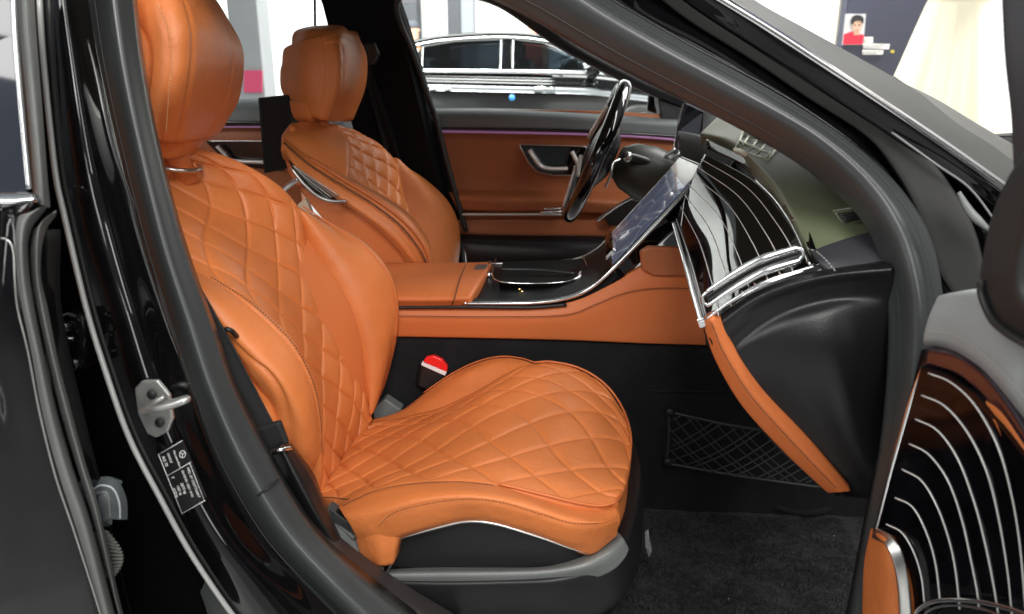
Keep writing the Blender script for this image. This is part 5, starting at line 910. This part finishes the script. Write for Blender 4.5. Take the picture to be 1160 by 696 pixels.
# white draped cloth gathered at the top
dcx = P(1078, 5, 6.3); V, F = [], []; nA, nZ = 120, 26; top = 1.70
def cloth_r(z): t = (top - z) / top; return 0.22 + 0.46 * min(1, t * 1.0) ** 0.95
xs_c = P(1085, 60, 6.3).x
for j in range(nZ):
    z = top - (top - 0.02) * j / (nZ - 1)
    for i in range(nA):
        a = 2 * math.pi * i / nA; r = cloth_r(z) * (1 + 0.05 * math.sin(9 * a) * (j / nZ) ** 0.5 + 0.03 * math.sin(23 * a + 1) * (j / nZ))
        V.append(v3(xs_c + r * math.cos(a), 6.4 + r * math.sin(a) * 0.7, z))
for j in range(nZ - 1):
    for i in range(nA): i2 = (i + 1) % nA; F.append((j * nA + i, j * nA + i2, (j + 1) * nA + i2, (j + 1) * nA + i))
F.append(tuple(range(nA)))
dc = link_mesh('draped_cloth', V, F, mat('cream_cloth', (0.82, 0.77, 0.58), 0.8), None); tag(dc, 'cream pleated cloth draped to the floor beside the navy panel', 'drape')
V, F = [], []; tube_geo(V, F, [v3(xs_c + 0.225 * math.cos(a), 6.4 + 0.17 * math.sin(a), 1.685) for a in [k * math.pi / 12 for k in range(25)]], 0.012, 6)
lathe('cloth_bodice', v3(xs_c, 6.4, 1.685), v3(0, 0, 1), [(0, 0.21), (0.05, 0.24), (0.25, 0.28), (0.55, 0.24)], mat('white_cloth', (0.85, 0.84, 0.78), 0.8), dc, 30)
link_mesh('waist_tie', V, F, SEALD, dc)

# ---- parked black sedan
HALL_REFL = mat('hall_reflection', (0.30, 0.31, 0.33), 0.35, metal=0.7)  # silver band colour stands in for the hall reflected on black paint
def sedan(name, X0, Yn, label, scale=1.0, body=None):
    root = empty(name, (X0, Yn + 0.95, 0.12), label, 'car', 'sedans parked across the hall')
    zo = 0.12
    def q(x, y, z): return v3(X0 + x * scale, Yn + y * scale, z + zo)
    # x runs -2.65 (tail) .. 2.6 (nose)
    prof = [(-2.62, .45), (-2.62, .80), (-2.5, .98), (-1.9, 1.03), (-1.75, 1.05), (-1.5, 1.04), (0, 1.01), (0.8, .99), (1.1, .97), (2.2, .84), (2.58, .66), (2.6, .45)]
    def edge(yoff, zs, dz=0, pr=None): return [q(x, yoff, z * zs + dz) for x, z in (pr or prof)]
    low = [(x, 0.22) for x, z in prof]; mid = [(x, 0.45 * z / .95 + 0.13) for x, z in prof]; sh = [(x, z - 0.13) for x, z in prof]
    body_ = patch('body', [edge(0.12, 1, 0, low), edge(0.03, 1, 0, mid), edge(0.0, 1, 0, sh), edge(0.045, 1, 0.0, [(x, z - 0.06) for x, z in prof]), edge(0.12, 1), edge(0.5, 1, 0.03), edge(0.95, 1, 0.05), edge(1.4, 1, 0.03), edge(1.78, 1)], body or PAINT, root, 60, 50, 0.05, 0.0, toward=v3(X0, Yn - 5, 2))
    roof = [(-1.95, 1.04), (-1.55, 1.22), (-1.05, 1.39), (-0.5, 1.46), (0.1, 1.47), (0.55, 1.41), (1.0, 1.24), (1.45, 1.01)]
    patch('roof', [[q(x, 0.30, z - 0.015) for x, z in roof[2:6]], [q(x, 0.40, z + 0.02) for x, z in roof[2:6]], [q(x, 0.95, z + 0.035) for x, z in roof[2:6]], [q(x, 1.5, z + 0.02) for x, z in roof[2:6]], [q(x, 1.62, z - 0.015) for x, z in roof[2:6]]], body or PAINT, root, 40, 16, 0.03, 0.0, toward=v3(X0, Yn - 5, 5))
    gl = glass_mat('tinted_window', (0.36, 0.40, 0.43), 0.35)
    for sd_ in (0, 1):
        yy = lambda y: y if sd_ == 0 else 1.9 - y
        def on(x, z, o=0.0): return q(x, yy(0.085 + 0.21 * (z - 1.0) / 0.47 + o), z)
        def pillar(nm, a, b, c, d): prism(nm, [on(*a), on(*b), on(*c), on(*d)], body or PAINT, root, v3(0, 0.03 if sd_ == 0 else -0.03, 0), 0.004)
        pillar('front_pillar', (1.45, 1.0), (1.28, 1.0), (0.50, 1.40), (0.62, 1.42)); pillar('centre_pillar', (0.07, 1.0), (-0.06, 1.0), (-0.04, 1.44), (0.06, 1.44))
        pillar('rear_pillar', (-1.95, 1.0), (-1.52, 1.0), (-1.02, 1.34), (-1.05, 1.42))
        tube('roof_rail', [on(x, z - 0.01) for x, z in roof], 0.028, body or PAINT, root, 8, 40)
        tube('roof_trim', [on(x, z - 0.045, -0.03) for x, z in roof[1:-1]], 0.013, CHROME, root, 6, 40)
        for pts in ([(-0.98, 1.05), (-0.98, 1.33), (-0.6, 1.39), (-0.06, 1.41), (-0.06, 1.05)], [(0.08, 1.05), (0.08, 1.41), (0.42, 1.37), (0.75, 1.24), (1.10, 1.04)], [(-1.5, 1.05), (-1.04, 1.30), (-1.04, 1.05)]):
            prism('window', [on(*p) for p in pts], gl, root, v3(0, 0.004, 0), 0)
            V, F = [], []; tube_geo(V, F, resample([on(p[0], p[1], -0.008) for p in pts + pts[:1]], 60, True), 0.008, 5); link_mesh('window_trim', V, F, SATIN, root)
    for x in (-0.75, 0.25):
        for y in (0.45, 1.4):
            lathe('seat_back', q(x - 0.1, y, 0.75), v3(-0.15, 0, 1), [(0, 0.20), (0.25, 0.24), (0.42, 0.20), (0.46, 0.08), (0.50, 0.10), (0.62, 0.12), (0.66, 0.06)], PLAST, root, 12)
    lathe('steering_wheel', q(0.62, 0.5, 1.0), v3(-1, 0, 0.4), [(0, 0.17), (0.02, 0.17)], PLAST, root, 20)
    tube('belt_trim', [q(x, 0.07, 1.045 - 0.01 * x) for x in (-1.6, -0.8, 0, 0.6, 1.05)], 0.028, CHROME, root, 6)
    patch('shoulder_band', [[q(x, -0.012, z - 0.13) for x, z in prof[2:-2]], [q(x, -0.014, z - 0.19) for x, z in prof[2:-2]]], body or HALL_REFL, root, 30, 4, 0.01, 0.0)
    for x in (-0.75, 0.45): tube('door_handle', [q(x - .12, -0.02, .86), q(x, -0.045, .865), q(x + .12, -0.02, .86)], 0.018, CHROME, root, 8, 12)
    m_ = tube('door_mirror', [q(0.98, 0.03, 1.00), q(1.0, -0.06, 1.05), q(0.98, -0.16, 1.08)], [0.05, 0.09, 0.06], body or PAINT, root, 10, 14)
    tube('mirror_cap', [q(0.90, -0.17, 1.10), q(0.99, -0.19, 1.13), q(1.08, -0.17, 1.10)], 0.035, CHROME, m_, 8, 12)
    for x in (-1.6, 1.58):
        wv = lathe('wheel', q(x, -0.01, 0.35), v3(0, 1, 0), [(0, 0.30), (0.02, 0.345), (0.22, 0.345), (0.24, 0.30)], SEALD, root, 32)
        lathe('rim', q(x, -0.02, 0.35), v3(0, 1, 0), [(0, 0.08), (0.01, 0.24), (0.05, 0.245)], SATIN, wv, 24)
    return root
pf = box('display_platform', (P(572, 60, 9.0).x - 3.2, 8.6, 0), (P(572, 60, 9.0).x + 3.4, 11.4, 0.12), FLM, None, 0.01); tag(pf, 'low display platform under the black sedan beyond the far window', 'platform')
bg1 = sedan('sedan_car', P(572, 60, 9.0).x, 9.0, 'gleaming black sedan parked broadside beyond the far window')
V, F = [], []
stc = P(580, 111, 8.97); lathe('door_sticker', stc, v3(0, -1, 0), [(0, 0.034), (0.003, 0.034)], mat('blue_sticker', (0.05, 0.30, 0.80), 0.4), bg1, 20)
bg2 = sedan('sedan_car', P(735, 60, 12.0).x, 12.0, 'pale silver sedan partly hidden behind the gleaming black one', 1.0, mat('silver_paint', (0.75, 0.77, 0.77), 0.3, coat=1))

# ---- visitors
SKIN = mat('skin', (0.60, 0.33, 0.22), 0.5)
def person(px, Y, h, shirt, hair, label, face, z0=0.12):
    x = P(px, 40, Y).x; f = face
    j = {'pelvis': (0, 0, .53), 'spine': (0, 0, .63), 'chest': (0, 0, .74), 'neck': (0, 0, .835), 'jaw': (0, -.005, .875), 'skull': (0, 0, .935), 'top': (0, 0.005, .965),
         'ls': (.10, 0, .80), 'le': (.125, .01, .62), 'lh': (.13, -.02, .47), 'rs': (-.10, 0, .80), 're': (-.125, .01, .62), 'rh': (-.13, -.02, .47),
         'lk': (.055, 0, .28), 'lf': (.06, 0, .03), 'lt': (.06, -.06, .015), 'rk': (-.055, 0, .28), 'rf': (-.06, 0, .03), 'rt': (-.06, -.06, .015), 'lp': (.05, 0, .50), 'rp': (-.05, 0, .50)}
    rad = {'pelvis': .08, 'spine': .07, 'chest': .08, 'neck': .032, 'jaw': .038, 'skull': .046, 'top': .035, 'ls': .035, 'le': .025, 'lh': .018, 'rs': .035, 're': .025, 'rh': .018, 'lk': .035, 'lf': .025, 'lt': .02, 'rk': .035, 'rf': .025, 'rt': .02, 'lp': .05, 'rp': .05}
    ed = [('pelvis', 'spine'), ('spine', 'chest'), ('chest', 'neck'), ('neck', 'jaw'), ('jaw', 'skull'), ('skull', 'top'), ('chest', 'ls'), ('ls', 'le'), ('le', 'lh'), ('chest', 'rs'), ('rs', 're'), ('re', 'rh'), ('pelvis', 'lp'), ('lp', 'lk'), ('lk', 'lf'), ('lf', 'lt'), ('pelvis', 'rp'), ('rp', 'rk'), ('rk', 'rf'), ('rf', 'rt')]
    ks = list(j); me = bpy.data.meshes.new('person'); rot = Matrix.Rotation(R(f), 3, 'Z')
    me.from_pydata([tuple(rot @ (Vector(j[k]) * h)) for k in ks], [(ks.index(a), ks.index(b)) for a, b in ed], []); me.update()
    o = bpy.data.objects.new('person', me); COL.objects.link(o); o.location = (x, Y, z0); WLOC[o.name] = Vector((x, Y, z0))
    m = o.modifiers.new('skin', 'SKIN')
    for i, k in enumerate(ks): me.skin_vertices[0].data[i].radius = (rad[k] * h, rad[k] * h)
    me.skin_vertices[0].data[0].use_root = True
    sd = o.modifiers.new('sub', 'SUBSURF'); sd.levels = 2; sd.render_levels = 2; me.materials.append(SKIN)
    tag(o, label, 'person')
    c = Vector((x, Y, z0))
    def W(p): return c + rot @ (Vector(p) * h)
    lathe('shirt', W((0, 0, .50)), v3(0, 0, 1), [(0, .095 * h), (.12 * h, .092 * h), (.24 * h, .105 * h), (.315 * h, .075 * h), (.335 * h, .04 * h)], shirt, o, 20)
    V, F = [], []
    for a in range(9):
        for b in range(20):
            th = a / 8 * math.pi * 0.56; ph = 2 * math.pi * b / 20; V.append(W((.052 * math.sin(th) * math.cos(ph), .012 + .058 * math.sin(th) * math.sin(ph), .945 + .05 * math.cos(th))))
    for a in range(8):
        for b in range(20): F.append((a * 20 + b, a * 20 + (b + 1) % 20, (a + 1) * 20 + (b + 1) % 20, (a + 1) * 20 + b))
    link_mesh('hair', V, F, hair, o)
    lathe('nose', W((0, -.052, .915)), rot @ v3(0, -1, -.3), [(0, .010 * h), (.010 * h, .004 * h)], SKIN, o, 8)
    for s in (-1, 1): lathe('ear', W((s * .047, .004, .92)), rot @ v3(s, 0, 0), [(0, .012 * h), (.006 * h, .009 * h)], SKIN, o, 8)
    return o
DH = mat('dark_hair', (0.015, 0.012, 0.012), 0.6)
person(469, 11.1, 1.76, mat('orange_shirt', (0.6, 0.16, 0.06), 0.8), mat('grey_cap', (0.06, 0.065, 0.08), 0.8), 'visitor in a grey cap behind the rear of the black sedan', 60)
person(603, 11.15, 1.88, mat('red_shirt', (0.55, 0.09, 0.06), 0.8), DH, 'visitor with dark hair standing behind the roof of the black sedan', 150)
